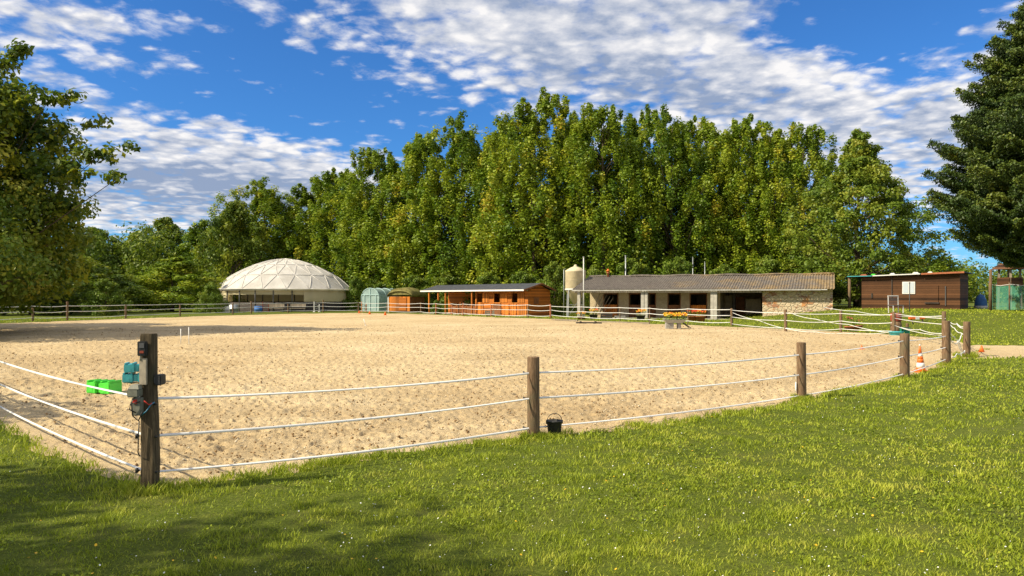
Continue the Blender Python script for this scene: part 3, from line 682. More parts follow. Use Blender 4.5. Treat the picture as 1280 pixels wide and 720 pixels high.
# big tree at the left frame edge, bare of leaves low down on its far side, branch reaching over the arena
def big_leaf_tree(loc, H, Rm, ncl, per, leaf, label, arms=(), mat='leaf_green', base=.12, cr=(.6, 1.1)):
    root = thing('broadleaf_tree', loc, 0, label, 'tree')
    t = base+(1-base)*rt.rand(ncl); an = rt.rand(ncl)*6.283
    Rz = np.interp(t, [p[0] for p in ROUND], [p[1] for p in ROUND])*Rm
    rr = Rz*np.clip(rt.rand(ncl)**.4, .3, 1)*(1+.15*np.sin(an*4+t*7))
    cen = np.stack([rr*np.cos(an), rr*np.sin(an), t*H], -1); crs = rt.uniform(cr[0], cr[1], ncl)
    ex = []; er = []
    for (p0, p1, n, r_) in arms:
        for i in range(n):
            f_ = rt.rand()**.8; p = np.array(p0)*(1-f_)+np.array(p1)*f_
            ex.append(p+rt.normal(0, r_*(1.05-f_), 3)); er.append(.28+.22*rt.rand())
    if ex: cen = np.concatenate([cen, ex]); crs = np.concatenate([crs, er])
    V, F, T = clump_leaves(cen[:ncl], crs[:ncl], per, leaf, np.clip(rt.normal(.58, .2, ncl), .05, 1), .85, fill=.3)
    if ex:
        V2, F2, T2 = clump_leaves(cen[ncl:], crs[ncl:], 22, leaf*1.05, np.clip(rt.normal(.45, .2, len(ex)), .05, 1), .8, fill=.15)
        F2 = F2+len(V); V = np.concatenate([V, V2]); F = np.concatenate([F, F2]); T = np.concatenate([T, T2])
    link('crown', np_mesh('crown', V, F, False, {'tint': ('FACE', T)}), mat, root)
    limbs(H, np.concatenate([cen[:ncl][:40], cen[ncl:][::9]]) if ex else cen, H*.012 if ex else H*.02, 0, 'trunk', root, keepn=60)
    return root
Dt = 37.0
def lp(px, py, D, base): return ((px-640)/FPX*D-base[0], D-base[1], CH+(HOR-py)/FPX*D)
b0 = (-28.4, Dt)
arms = [(lp(-10, 230, Dt, b0), lp(168, 182, Dt, b0), 34, .55), (lp(-10, 130, Dt, b0), lp(95, 120, Dt, b0), 24, .6), (lp(0, 210, Dt-1, b0), lp(148, 222, Dt-1, b0), 24, .45),
        (lp(-20, 90, Dt, b0), lp(30, 60, Dt, b0), 20, .6), (lp(0, 170, Dt+1, b0), lp(140, 150, Dt+1, b0), 24, .6), (lp(-10, 250, Dt, b0), lp(100, 262, Dt, b0), 30, .7)]
big_leaf_tree((b0[0], b0[1], 0), 13.4, 7.2, 480, 130, .27, 'big dark leafy tree at the left edge with a branch reaching right', arms, 'leaf_dark')
big_leaf_tree((-38.5, 43.5, 0), 13.5, 5.4, 260, 90, .30, 'tall leafy tree behind the left arena corner, outside the picture', (), 'leaf_green')
# trees outside the frame on the left; they shade the corner of the arena and the foreground lawn
big_leaf_tree((-16.0, 8.6, 0), 7.4, 3.0, 100, 100, .22, 'leafy tree beside the left arena fence, outside the picture', (), 'leaf_green')
big_leaf_tree((-11.8, .9, 0), 9.3, 4.9, 115, 75, .24, 'leafy tree on the lawn left of the camera, outside the picture', (), 'leaf_green', base=.30, cr=(.5, .95))

big_leaf_tree((-26.6, 33.0, 0), 8.6, 5.6, 230, 130, .20, 'sunlit yellow green tree low at the left edge, under the big dark tree', (), 'leaf_yellow', base=.26)
# conifer on the right
def conifer(loc, H, Rm, label):
    root = thing('conifer', loc, 0, label, 'tree'); mb = MB(); r0 = .26
    mb.tube([(0, 0, 0), (.05, 0, H*.4), (0, .05, H*.75), (0, 0, H)], [r0*1.2, r0*.7, r0*.35, .02], 10)
    C = []; Nn = []; T = []; L = []
    z = 3.3
    while z < H-.2:
        t = (z-3.3)/(H-3.3); Rb = Rm*np.interp(t, (0, .06, .14, .49, .62, .82, 1), (.50, .72, .92, .82, .64, .33, .03))*(.86+.22*rt.rand())+.12; nb_ = int(12+7*(1-t))
        a0 = rt.rand()*6.28
        for k in range(nb_):
            a = a0+k*6.283/nb_+rt.normal(0, .13); Lb = Rb*(.68+.42*rt.rand()); dr = -.10-.16*(1-t)
            P = [np.array([math.cos(a)*Lb*s_, math.sin(a)*Lb*s_, z+Lb*(dr*s_+.28*s_*s_*s_)]) for s_ in (0, .35, .7, 1)]
            mb.tube([tuple(p) for p in P], [.045*(1-t)+.012, .03, .018, .006], 4, cap=False)
            side = np.array([-math.sin(a), math.cos(a), 0]); nseg = max(3, int(Lb/.22)); tb = np.clip(rt.normal(.42, .14), 0, 1)
            for s_ in np.linspace(.22, 1.02, nseg):
                pc = np.array([np.interp(s_, (0, .35, .7, 1), [p[j] for p in P]) for j in range(3)])
                wd = (1.15-s_)*Lb*.42+.12; m_ = int(34+wd*66)
                u_ = rt.uniform(-1, 1, m_); q_ = pc+side*(u_*wd)[:, None]+rt.normal(0, .06, (m_, 3))+np.array([math.cos(a), math.sin(a), 0])*(np.abs(u_)*wd*.45)[:, None]
                q_[:, 2] -= np.abs(u_)*wd*.22+rt.rand(m_)*.14
                C.append(q_); nn_ = unit(m_)*.8+np.array([math.cos(a)*.35, math.sin(a)*.35, .7]); Nn.append(nn_/np.linalg.norm(nn_, axis=1, keepdims=True))
                T.append(np.clip(tb+rt.normal(0, .12, m_)+.18*(s_ > .85), 0, 1)); L.append(.11+.11*rt.rand(m_))
        z += .29+.09*rt.rand()
    C = np.concatenate(C); V, F, T_ = leaves(C, np.concatenate(Nn), np.concatenate(L), np.concatenate(T), .42)
    link('crown', np_mesh('crown', V, F, False, {'tint': ('FACE', T_)}), 'needle', root); mb.build('trunk', 'bark', root)
    return root
conifer(at(1318, 43), 19.8, 6.2, 'tall dark conifer filling the right edge of the picture')

# ------------------------------------------------------------------ frames for buildings
class Frame:
    def __init__(s, A, B):
        s.o = Vector((A[0], A[1])); d = Vector((B[0]-A[0], B[1]-A[1])); s.L = d.length; s.ang = math.atan2(d.y, d.x); s.c = math.cos(s.ang); s.s = math.sin(s.ang)
    def lx(s, px, y=0.0):
        k = (px-640)/FPX   # (ox + a c - y s) = k (oy + a s + y c)
        return (k*(s.o.y+y*s.c)-s.o.x+y*s.s)/(s.c-k*s.s)

# ---- long stone stable with corrugated roof
A = ((720-640)/FPX*64, 64.0); B = ((1043-640)/FPX*56.2, 56.2)
fr = Frame(A, B); Lr = fr.L
st = thing('stone_stable', (A[0], A[1], 0), fr.ang, 'long low stone stable with mossy corrugated roof and open porch', 'stable')
MT_keep = None
def corr(L, y0, z0, y1, z1, per=.2, amp=.035, off=0):
    xs = np.arange(-.15, L+.02, per/6); ys = np.linspace(0, 1, 8); X, Y = np.meshgrid(xs, ys, indexing='ij')
    sag = .05*(fbm(X*.35+off, Y*2+3, 3)-.5)*2
    Z = z0+(z1-z0)*Y+amp*np.sin(2*math.pi*X/per)+sag; YY = y0+(y1-y0)*Y
    idx = np.arange(X.size).reshape(X.shape); f = np.stack([idx[:-1, :-1], idx[1:, :-1], idx[1:, 1:], idx[:-1, 1:]], -1).reshape(-1, 4)
    V = np.stack([X, YY, Z], -1).reshape(-1, 3); V2 = V-np.array([0, 0, .02]); return np.concatenate([V, V2]), np.concatenate([f, f[:, ::-1]+len(V)])
V1, F1 = corr(Lr, -.45, 2.40, 4.3, 3.58); V2, F2 = corr(Lr, 8.6, 2.4, 4.3, 3.58, off=40)
roof = link('roof', np_mesh('roof', np.concatenate([V1, V2]), np.concatenate([F1, F2+len(V1)]), True), 'corrugated', st)
mb = MB(); mb.tube([(x_, 4.3, 3.62+.03*math.sin(x_*1.7)) for x_ in np.linspace(-.15, Lr, 40)], .09, 8); mb.build('ridge_cap', 'corrugated', roof)
mb = MB(); xr = [-.2, 3.9, 7.1, 12.7, 14.1, Lr-.9]
for a_, b_ in zip(xr[:-1], xr[1:]): mb.box(a_+.02, b_-.02, -.58, -.46, 2.27+.02*random.random(), 2.37)
mb.build('gutter', 'gutter', roof)
xs0 = fr.lx(953, .15)
MBw = MB().box(xs0, Lr-.12, .15, .55, -.1, 2.36); MBw.box(Lr-.5, Lr-.12, .56, 8.2, -.1, 2.36); MBw.build('stone_wall', 'stone_wall', st)
MB().poly([(Lr-.14, .5, 2.37), (Lr-.14, 8.2, 2.37), (Lr-.14, 4.3, 3.4)], (-.3, 0, 0)).build('gable_wall', 'render_wall', st)
MB().poly([(.7, .5, 2.37), (.7, 8.2, 2.37), (.7, 4.3, 3.4)], (.3, 0, 0)).build('gable_wall', 'render_wall', st)
MB().box(-.2, xs0, -.2, 8.3, -.1, .06).build('floor_slab', 'concrete', st)
yw = 2.3
ops = [(755, 772), (787, 804), (811, 819), (835.5, 850), (863, 883)]
ops = [(fr.lx(a_, yw), fr.lx(b_, yw)) for a_, b_ in ops]
xe = fr.lx(897, yw)
mb = MB(); x0 = fr.lx(737.5, yw)
for a_, b_ in ops:
    mb.box(x0, a_, yw, yw+.25, .06, 2.5); mb.box(a_, b_, yw, yw+.25, 2.02, 2.5); x0 = b_
mb.box(x0, xe, yw, yw+.25, .06, 2.5); mb.box(.7, 1.0, 2.56, 8.2, .06, 2.36); mb.box(.7, Lr-.5, 8.0, 8.3, .06, 2.36); mb.box(xe, xe+.2, yw, 8, .06, 2.5)
mb.box(xs0, xs0+.3, .56, 8, .06, 2.36)
for a_, b_ in ops[:-1]: mb.box(b_+.3, b_+.42, yw+.26, 7.99, .06, 2.3)
mb.build('stall_wall', 'render_wall', st)
for i, (a_, b_) in enumerate(ops):
    d = MB().box(a_+.03, b_-.03, yw-.05, yw, .10, 1.12).box(a_+.03, b_-.03, yw-.08, yw-.05, 1.0, 1.12).box(a_+.03, b_-.03, yw-.08, yw-.05, .1, .22)
    d.bar((a_+.1, yw-.065, .2), (b_-.1, yw-.065, 1.0), .08, .025); d.build('half_door', 'orange_boards_upright' if i in (0, 4) else 'door_brown', st)
    MB().box(a_-.06, a_, yw-.04, yw+.1, .06, 2.08).box(b_, b_+.06, yw-.04, yw+.1, .06, 2.08).box(a_-.06, b_+.06, yw-.04, yw+.1, 2.02, 2.10).build('door_frame', 'door_brown', st)
for px in (724, 803.5, 808, 890.5, 894.5):
    x_ = fr.lx(px, -.2); MB().box(x_-.13, x_+.13, -.33, -.07, 0, 2.3).build('porch_post', 'concrete', st, .015)
MB().box(-.1, xs0, -.30, -.12, 2.12, 2.30).build('porch_beam', 'grey_timber', st)
mb = MB()
for k in range(5):
    xa = fr.lx(739, yw)+k*.28; mb.bar((xa, yw-.12, .4), (xa+.85, yw-.03, 2.2-.12*k), .06, .04)
mb.build('shadow_slats', 'grey_timber', st)  # diagonal slats added as stand-ins for shadow stripes on the stall wall
# interior stuff of the open bay
xa = fr.lx(900, 4.5); MB().box(fr.lx(916, 3), fr.lx(916, 3)+.2, 2.9, 3.1, .06, 2.9).build('inner_post', 'dark_board', st)
MB().box(fr.lx(903, 5), fr.lx(915, 5), 5, 5.15, .06, 1.9).build('inner_panel', 'render_wall', st)
MB().box(fr.lx(932, 5), fr.lx(951, 5), 5, 5.15, .06, 1.6).build('inner_panel', 'render_wall', st)
MB().box(fr.lx(920, 5.4), fr.lx(931, 5.4), 5.4, 5.5, .06, 1.8).build('inner_panel', 'door_brown', st)
MB().box(fr.lx(1019, .1), fr.lx(1034, .1), -.5, -.1, 2.3, 2.36).build('roof_flashing', 'white_metal', st)
# orange cowl
p = at(760, 67.2, 3.55); c_ = thing('roof_cowl', p, 0, 'small orange roof cowl on the left end of the stable ridge', 'roof cowl')
c_.scale = (.7, .7, .9); MB().lathe([(.12, 0), (.12, .35), (.2, .36), (.2, .42), (.1, .5)], 10).build('pipe', 'terracotta', c_); MB().lathe([(.26, .56), (.05, .80)], 10).bar((0, 0, .4), (0, 0, .6), .04).build('cap', 'orange_plastic', c_)
# poles
def pole(px, D, top, rad_, mat, label, zb=0):
    p = at(px, D); o_ = MB().tube([(0, 0, zb), (0, 0, CH+(HOR-top)/FPX*D-p.z)], rad_, 8).tube([(-.001, 0, (CH+(HOR-top)/FPX*D-p.z)), (0, 0, (CH+(HOR-top)/FPX*D-p.z)+.06)], rad_*1.6, 8).build('pole', mat); o_.location = p
    tag(o_, label, 'pole', 'poles round the stable')
pole(729.5, 63.3, 322, .045, 'white_metal', 'thin white pole standing in front of the feed silo')
pole(782, 74, 320, .06, 'galvanised', 'grey blue pole standing up behind the stable roof left half')
pole(866, 74, 322, .035, 'galvanised', 'thin pale pole behind the middle of the stable roof')
pole(881, 74, 328, .035, 'galvanised', 'short thin pole behind the roof, right of the thin pale one')

# ---- feed silo
s = at(721.5, 67.3, 0); s.x -= .15
si = thing('feed_silo', s, 0, 'cream round feed silo with a cone bottom on steel legs', 'silo')
MB().lathe([(.12, .95), (.9, 2.42), (.915, 2.44), (.915, 4.0), (.93, 4.02), (.93, 4.1), (.5, 4.36), (.14, 4.5), (.14, 4.6), (.05, 4.66)], 28).build('hopper', 'silo_cream', si)
MB().lathe([(.93, 2.38), (.95, 2.40), (.95, 2.50), (.93, 2.52)], 28, cap=False).build('ring', 'white_metal', si)
MB().lathe([(.935, 3.25), (.935, 3.29)], 28, cap=False).build('ring', 'silo_cream', si)
for k in range(4):
    a = math.pi/4+k*math.pi/2; MB().bar((.9*math.cos(a), .9*math.sin(a), 2.45), (1.0*math.cos(a), 1.0*math.sin(a), 0), .08).build('leg', 'galvanised', si)
mb = MB()
for k in range(4):
    a = math.pi/4+k*math.pi/2; b = a+math.pi/2; mb.bar((.95*math.cos(a), .95*math.sin(a), 1.1), (.95*math.cos(b), .95*math.sin(b), 1.1), .04).bar((.97*math.cos(a), .97*math.sin(a), .1), (.92*math.cos(b), .92*math.sin(b), 2.2), .03)
mb.build('cross_bracing', 'galvanised', si)
mb = MB(); mb.tube([(-1.05, -.1, 0), (-1.05, -.1, 4.2), (-.9, 0, 4.3)], .03, 6); mb.build('fill_pipe', 'galvanised', si)

# ---- orange timber stable
A = ((535-640)/FPX*82, 82.0); B = ((660-640)/FPX*69, 69.0); fo_ = Frame(A, B); L = fo_.L; W = 2.7
ob = thing('timber_stable', (A[0], A[1], 0), fo_.ang, 'orange timber stable with dark felt roof and open left porch', 'stable')
zb = 2.35; zr = 3.0; xo = fo_.lx(594, 0)
RO = MB()
for sgn in (0, 1):
    ya, yb = (-.75, W/2) if sgn == 0 else (W+.35, W/2)
    RO.poly([(-.3, ya, zb+.07), (L+.35, ya, zb+.07), (L+.35, yb, zr), (-.3, yb, zr)], (0, 0, .06))
ro = RO.build('roof', 'felt_roof', ob)
MB().box(-.3, L+.35, -.81, -.76, zb-.02, zb+.12).build('fascia', 'white_paint', ro)
mb = MB(); mb.bar((L+.37, -.76, zb+.03), (L+.37, W/2, zr), .05, .14); mb.bar((L+.37, W+.36, zb+.03), (L+.37, W/2, zr), .05, .14); mb.build('bargeboard', 'door_brown', ro)
wins = [(596, 603.2), (617.5, 625.3), (640, 647.3)]; wins = [(fo_.lx(a_, 0), fo_.lx(b_, 0)) for a_, b_ in wins]
mb = MB(); mb2 = MB(); x0 = xo
for a_, b_ in wins:
    mb.box(x0, a_, 0, .1, 1.2, zb); mb.box(a_, b_, 0, .1, 1.2, 1.27); mb.box(a_, b_, 0, .1, 2.13, zb); x0 = b_
mb.box(x0, L, 0, .1, 1.2, zb); mb.box(L-.1, L, .11, W, 0, zb); mb.box(-.0, L-.1, W-.1, W, 0, zb); mb.box(xo, xo+.1, .11, W-.1, 0, zb)
mb.box(xo, L, 0, .1, 0, 1.2)
wall = mb.build('wall', 'orange_boards', ob)
MB().poly([(L-.1, 0, zb), (L-.1, W, zb), (L-.1, W/2, zr-.02)], (.1, 0, 0)).build('gable', 'orange_boards', ob)
MB().poly([(0, 0, zb), (0, W, zb), (0, W/2, zr-.02)], (.1, 0, 0)).build('gable', 'orange_boards', ob)
for a_, b_ in wins:
    w_ = b_-a_
    f_ = MB().box(a_-.08, a_, -.04, -.0, 1.2, 2.2).box(b_, b_+.08, -.04, 0, 1.2, 2.2).box(a_-.08, b_+.08, -.04, 0, 2.13, 2.21).box(a_-.08, b_+.08, -.06, 0, 1.18, 1.26).build('window', 'orange_boards_upright', ob)
    MB().box(b_+.1, b_+.1+w_, -.05, -.01, 1.25, 2.15).build('shutter', 'orange_boards_upright', f_)
cuts = [596, 606, 613, 627, 637, 645, 649, 659]
for a_, b_, mt_ in ((595.5, 605, 'orange_boards_upright'), (616, 627, 'door_brown'), (629, 637, 'orange_boards_upright'), (638.5, 646, 'orange_boards_upright'), (647, 659, 'orange_boards_upright')):
    a_, b_ = fo_.lx(a_, 0)+.05, fo_.lx(b_, 0)-.05
    MB().box(a_, b_, -.07, -.01, .06, 1.15).box(a_, b_, -.1, -.071, .95, 1.08).box(a_, b_, -.1, -.071, .15, .28).build('half_door', mt_, ob)
for px in (536.5, 548, 557, 590):
    x_ = fo_.lx(px, -.55); MB().box(x_-.07, x_+.07, -.62, -.48, 0, zb).build('porch_post', 'orange_boards_upright', ob)
MB().box(fo_.lx(557, .1), fo_.lx(593, .1), .8, .86, 0, 1.1).build('rail_panel', 'door_brown', ob)
MB().box(-.3, L+.3, -.9, W+.2, -.05, .05).build('floor_slab', 'concrete', ob)
MB().box(fo_.lx(667, 0)-.6, 0, 0, 0, 0, 0) if False else None
MB().box(L+.0, L+.03, .7, 1.3, 1.15, 1.75).build('hatch', 'door_brown', ob)

# ---- brown timber shed
A = ((1077-640)/FPX*58, 58.0); B = ((1200-640)/FPX*54, 54.0); fs = Frame(A, B); zs0 = .86
sh = thing('timber_shed', (A[0], A[1], zs0), fs.ang, 'weathered brown board shed with a nearly flat roof on the bank', 'shed')
L = fs.L; h1, h2 = 2.45, 2.62; W = 4.2
mb = MB(); mb.poly([(0, 0, -.3), (L, 0, -.3), (L, 0, h2), (0, 0, h1)], (0, .08, 0)); mb.box(L-.08, L, .09, W, -.3, h2); mb.box(0, .08, .09, W, -.3, h1); mb.box(.09, L-.09, W-.08, W, -.3, h1)
mb.build('wall', 'brown_boards', sh)
r_ = MB().poly([(-.95, -.3, h1+.00), (L+.3, -.3, h2+.03), (L+.3, W+.2, h2+.03), (-.95, W+.2, h1+.0)], (0, 0, .07)).build('roof', 'felt_roof', sh)
mb = MB(); mb.bar((-.95, -.33, h1+.05), (L*.12, -.33, h1+.06), .04, .05); mb.build('edge_strip', 'teal_plastic', r_)
mb = MB(); mb.bar((L*.13, -.33, h1+.07), (L*.62, -.33, h1+.16), .05, .07); mb.build('edge_strip', 'white_paint', r_)
mb = MB(); mb.bar((L*.63, -.33, h1+.15), (L+.3, -.33, h2+.06), .05, .12); mb.build('edge_strip', 'terracotta', r_)
mb = MB(); mb.tube([(-.85, -.1, -.3), (-.84, -.1, h1)], .11, 8); mb.build('roof_post', 'post_wood', sh)
a_, b_ = fs.lx(1128, 0), fs.lx(1144, 0)
w_ = MB().box(a_, b_, -.06, -.005, 1.15, 2.05).build('window', 'white_paint', sh)
MB().box(a_+.06, (a_+b_)/2-.03, -.075, -.062, 1.22, 1.98).box((a_+b_)/2+.03, b_-.06, -.075, -.062, 1.22, 1.98).build('pane', 'glass_pale', w_)
a_, b_ = fs.lx(1157, 0), fs.lx(1173, 0)
MB().box(a_, b_, -.05, -.005, .55, 1.75).build('shutter', 'brown_boards', sh); MB().box(a_-.05, b_+.05, -.09, -.005, .45, .54).build('shutter_ledge', 'dark_board', sh)
x_ = fs.lx(1182, 0); MB().box(x_-.03, x_+.03, -.06, -.005, .3, 1.7).build('downpipe', 'dark_steel', sh)
x_ = fs.lx(1115, 0); MB().box(x_-.03, x_+.03, -.05, -.005, .8, 2.4).build('batten', 'dark_board', sh)
x_ = fs.lx(1090, 0); MB().box(x_-.05, x_+.05, -.05, -.005, .85, 1.2).build('batten', 'dark_board', sh)
pole(1137, 47, 354, .03, 'dark_steel', 'thin dark pole on the bank in front of the shed window')
for i, (px, mt_, w_) in enumerate(((1080, 'terracotta', .5), (1092, 'green_plastic', .3), (1116, 'white_paint', .35), (1145, 'white_paint', .4), (1163, 'white_paint', .3))):
    x_ = fs.lx(px, 0); zz = h1+(h2-h1)*x_/L+.08
    o_ = MB().box(-w_/2, w_/2, -.1, .12, 0, .07).box(-w_/3, w_/3, -.06, .08, .07, .12).build('roof_clutter', mt_); ca = math.cos(fs.ang); sa = math.sin(fs.ang)
    o_.location = (A[0]+x_*ca+.1*sa, A[1]+x_*sa-.1*ca, zs0+zz); o_.rotation_euler = (0, 0, fs.ang)
    tag(o_, ['rusty brown scrap on the left end of the shed roof', 'green scrap on the left part of the shed roof', 'small pale board end on the shed roof left of the window', 'pale board lying on the shed roof above the window', 'small pale scrap on the shed roof right of the window'][i], 'scrap')
# blue and white covered bundle beside shed
p = at(1226, 56); b_ = thing('tarp_bundle', p, 0, 'blue and white covered bundle in the shade right of the shed', 'bundle')
bm = MB(); bm.lathe([(.38, 0), (.42, .3), (.36, .7), (.2, 1.0), (.05, 1.1)], 10); bm.build('cover', 'blue_cloth', b_); MB().lathe([(.40, 0), (.44, .22), (.36, .32)], 10).build('lower_sheet', 'white_paint', b_)

# ---- green mesh fence and little wooden tower at the right
gm = thing('mesh_fence', (0, 0, 0), 0, 'green shade netting fence on timber posts at the right edge', 'fence')
pts = [(1237, 51), (1262, 50), (1290, 49), (1330, 48)]
P3 = [at(a_, b_) for a_, b_ in pts]
for p in P3: MB().tube([p, p+Vector((0, 0, 1.9))], .06, 8).build('post', 'post_wood', gm)
V = []; 
for i in range(len(P3)-1):
    for k in range(12 if i < len(P3)-2 else 13):
        t = k/12; p = P3[i].lerp(P3[i+1], t); V.append((p.x, p.y-.07+.03*math.sin(k*1.3), p.z+.08)); V.append((p.x, p.y-.07+.03*math.sin(k*1.7+1), p.z+1.72-.10*math.sin(math.pi*t)))
n_ = len(V)//2; F = np.array([(2*i, 2*i+2, 2*i+3, 2*i+1) for i in range(n_-1)])
net = link('netting', np_mesh('netting', np.array(V), F), 'green_mesh', gm)
mb = MB()
for i in range(len(P3)-1): mb.tube([P3[i]+Vector((0, -.08, 1.76)), P3[i].lerp(P3[i+1], .5)+Vector((0, -.08, 1.66)), P3[i+1]+Vector((0, -.08, 1.76))], .02, 5)
mb.build('top_wire', 'rope_white', gm)
pp = at(1238, 50.6); o_ = MB().tube([(0, 0, 0), (.02, 0, 2.75)], [.11, .09], 9).build('timber_pole', 'post_wood'); o_.location = pp; tag(o_, 'stout timber pole at the left end of the green netting', 'pole')
tp = at(1262, 55); tw = thing('wooden_lookout', tp, .3, 'small wooden lookout hut with a dark brown roof behind the green netting', 'hut')
for sx2 in (-.5, .5):
    for sy2 in (-.5, .5): MB().bar((sx2, sy2, 0), (sx2*.9, sy2*.9, 2.9), .14).build('leg', 'grey_timber', tw)
MB().box(-.6, .6, -.6, .6, 1.7, 1.82).box(-.55, .55, -.6, -.55, 1.83, 2.3).box(-.6, -.55, -.5, .5, 1.83, 2.3).build('platform', 'brown_boards', tw)
MB().poly([(-.85, -.8, 2.9), (.85, -.8, 2.9), (0, -.8, 3.35)], (0, 1.6, 0)).build('roof', 'brown_boards', tw)

# ---- big canvas dome
dc = at(356, 98, 0); rd = 82*98/FPX
dm = thing('canvas_dome', dc, 0, 'large pale canvas dome roofed riding ring with open sides', 'dome tent')
ze, ztop = 2.72, 6.72; NS = 20; rings = [(1.0, 0), (.76, .43), (.46, .76), (.18, .95), (0, 1.0)]
def dpt(ri, a): r_, h_ = rings[ri]; return Vector((rd*1.02*r_*math.cos(a), rd*1.02*r_*math.sin(a), ze+(ztop-ze)*h_))
# faceted net: alternate half-step rings; subdivided triangles sag inwards
tris = []; seams = set()
def key(ri, k): return (ri, k % NS if ri < 4 else 0)
def vpos(ri, k): return Vector((0, 0, ztop)) if ri == 4 else dpt(ri, (k+.5*(ri % 2))*2*math.pi/NS)
for ri in range(4):
    for k in range(NS):
        if ri == 3: tris.append(((3, k), (3, k+1), (4, 0))); es = [((3, k), (3, k+1))] + ([((3, k), (4, 0))] if k % 2 == 0 else [])
        elif ri % 2 == 0: tris += [((ri, k), (ri, k+1), (ri+1, k)), ((ri+1, k), (ri, k+1), (ri+1, k+1))]; es = [((ri, k), (ri, k+1)), ((ri, k), (ri+1, k)), ((ri+1, k), (ri, k+1))]
        else: tris += [((ri, k), (ri, k+1), (ri+1, k+1)), ((ri, k), (ri+1, k+1), (ri+1, k))]; es = [((ri, k), (ri, k+1)), ((ri, k), (ri+1, k+1)), ((ri, k), (ri+1, k))]
        for e_ in es: seams.add(e_)
bm = bmesh.new()
for t in tris:
    a_, b_, c_ = [vpos(*x_) for x_ in t]; nrm = (b_-a_).cross(c_-a_).normalized(); nrm = nrm if nrm.z > 0 else -nrm; n = 6; g = {}
    for i in range(n+1):
        for j in range(n+1-i):
            u_, v_ = i/n, j/n; w_ = 1-u_-v_; g[i, j] = bm.verts.new(a_*w_+b_*u_+c_*v_ - nrm*(27*u_*v_*w_)*.035 + nrm*.5*(u_*v_+v_*w_+w_*u_)*.30*(1 if t[0][0] < 3 else .2))
    for i in range(n):
        for j in range(n-i):
            bm.faces.new((g[i, j], g[i+1, j], g[i, j+1])).smooth = True
            if i+j < n-1: bm.faces.new((g[i+1, j], g[i+1, j+1], g[i, j+1])).smooth = True
bmesh.ops.remove_doubles(bm, verts=bm.verts, dist=.01); bmesh.ops.recalc_face_normals(bm, faces=bm.faces)
me = bpy.data.meshes.new('canopy'); bm.to_mesh(me); bm.free(); cn = link('canopy', me, 'canvas', dm)
mb = MB()
for (p_, q_) in seams:
    a_, b_ = vpos(*p_), vpos(*q_); outw = Vector((a_.x, a_.y, 6)).normalized()
    if p_[0] == 3: outw *= .3
    mb.tube([a_+outw*.03, a_.lerp(b_, .25)+outw*.065, a_.lerp(b_, .5)+outw*.08, a_.lerp(b_, .75)+outw*.065, b_+outw*.03], .028, 4)
mb.build('seams', 'canvas_seam', cn)
mb = MB(); mb.lathe([(rd*1.015, ze-.16), (rd*1.03, ze+.02)], 60, cap=False); mb.build('eave_band', 'canvas', cn)
for k in range(24):
    a = 2*math.pi*(k+.5)/24; MB().tube([(rd*.97*math.cos(a), rd*.97*math.sin(a), 0), (rd*.97*math.cos(a), rd*.97*math.sin(a), ze)], .065, 6).build('post', 'dark_steel', dm)
def arc_wall(a0, a1, r_, z0, z1, name, mat):
    n = max(2, int((a1-a0)/3)); an = np.radians(np.linspace(a0, a1, n+1)); V = []
    for i, a in enumerate(an):
        rr_ = r_+(.05 if i % 2 else 0); V += [(rr_*math.cos(a), rr_*math.sin(a), z0), (rr_*math.cos(a), rr_*math.sin(a), z1), ((rr_+.03)*math.cos(a), (rr_+.03)*math.sin(a), z0), ((rr_+.03)*math.cos(a), (rr_+.03)*math.sin(a), z1)]
    F = []
    for i in range(n): b_ = 4*i; F += [(b_, b_+4, b_+5, b_+1), (b_+2, b_+3, b_+7, b_+6), (b_+1, b_+5, b_+7, b_+3)]
    link(name, np_mesh(name, np.array(V), np.array(F)), mat, dm)
# angle convention: -90 faces the camera
arc_wall(-58, -20, rd*.975, 1.2, ze, 'side_panel', 'canvas_panel'); arc_wall(-20, 12, rd*.975, 1.2, ze, 'side_panel', 'canvas_panel')
arc_wall(-200, -128, rd*.975, .4, ze, 'side_panel', 'canvas_panel')
arc_wall(12, 72, rd*.975, .5, ze, 'side_panel', 'canvas_panel'); arc_wall(78, 150, rd*.975, .5, ze, 'side_panel', 'canvas_panel')
arc_wall(-128, -58, rd*.955, 2.05, ze-.02, 'rolled_blind', 'canvas_panel')
arc_wall(-128, 70, rd*.965, .0, 1.15, 'kick_board', 'dark_board')
arc_wall(75, 225, rd*.965, .0, 1.15, 'kick_board', 'dark_board')
MB().box(-.4, .3, -rd*.99-.1, -rd*.99, 2.55, 3.9).build('patch', 'canvas_panel', dm) if False else None

# ---- polytunnel and tarpaulin hut
p = at(463, 93, 0); pt = thing('polytunnel', p, math.atan2(-.62, .78)+R(0), 'small pale blue green polytunnel with a rounded front', 'greenhouse')
pt.rotation_euler = (0, 0, R(-28))
wv = 1.35; hs = 1.7
prof = [(-wv, 0), (-wv, hs)]+[(-wv*math.cos(t), hs+1.15*math.sin(t)) for t in np.linspace(.15, math.pi-.15, 13)]+[(wv, hs), (wv, 0)]
V = []; F = []
for j, yy in enumerate((0, 1.4, 2.8, 4.2, 5.6)):
    for (x_, z_) in prof: V.append((x_, yy, z_))
n_ = len(prof)
for j in range(4):
    for i in range(n_-1): F.append((j*n_+i, j*n_+i+1, (j+1)*n_+i+1, (j+1)*n_+i))
link('cover', np_mesh('cover', np.array(V), np.array(F), True), 'polytunnel', pt)
MB().poly([(x_*.985, -.02, z_*.99) for x_, z_ in prof], (0, .02, 0)).build('front_panel', 'polytunnel', pt)
mb = MB()
for yy in (-.05, 1.4, 2.8, 4.2, 5.6): mb.tube([(x_*1.01, yy, z_*1.005) for x_, z_ in prof], .035, 5)
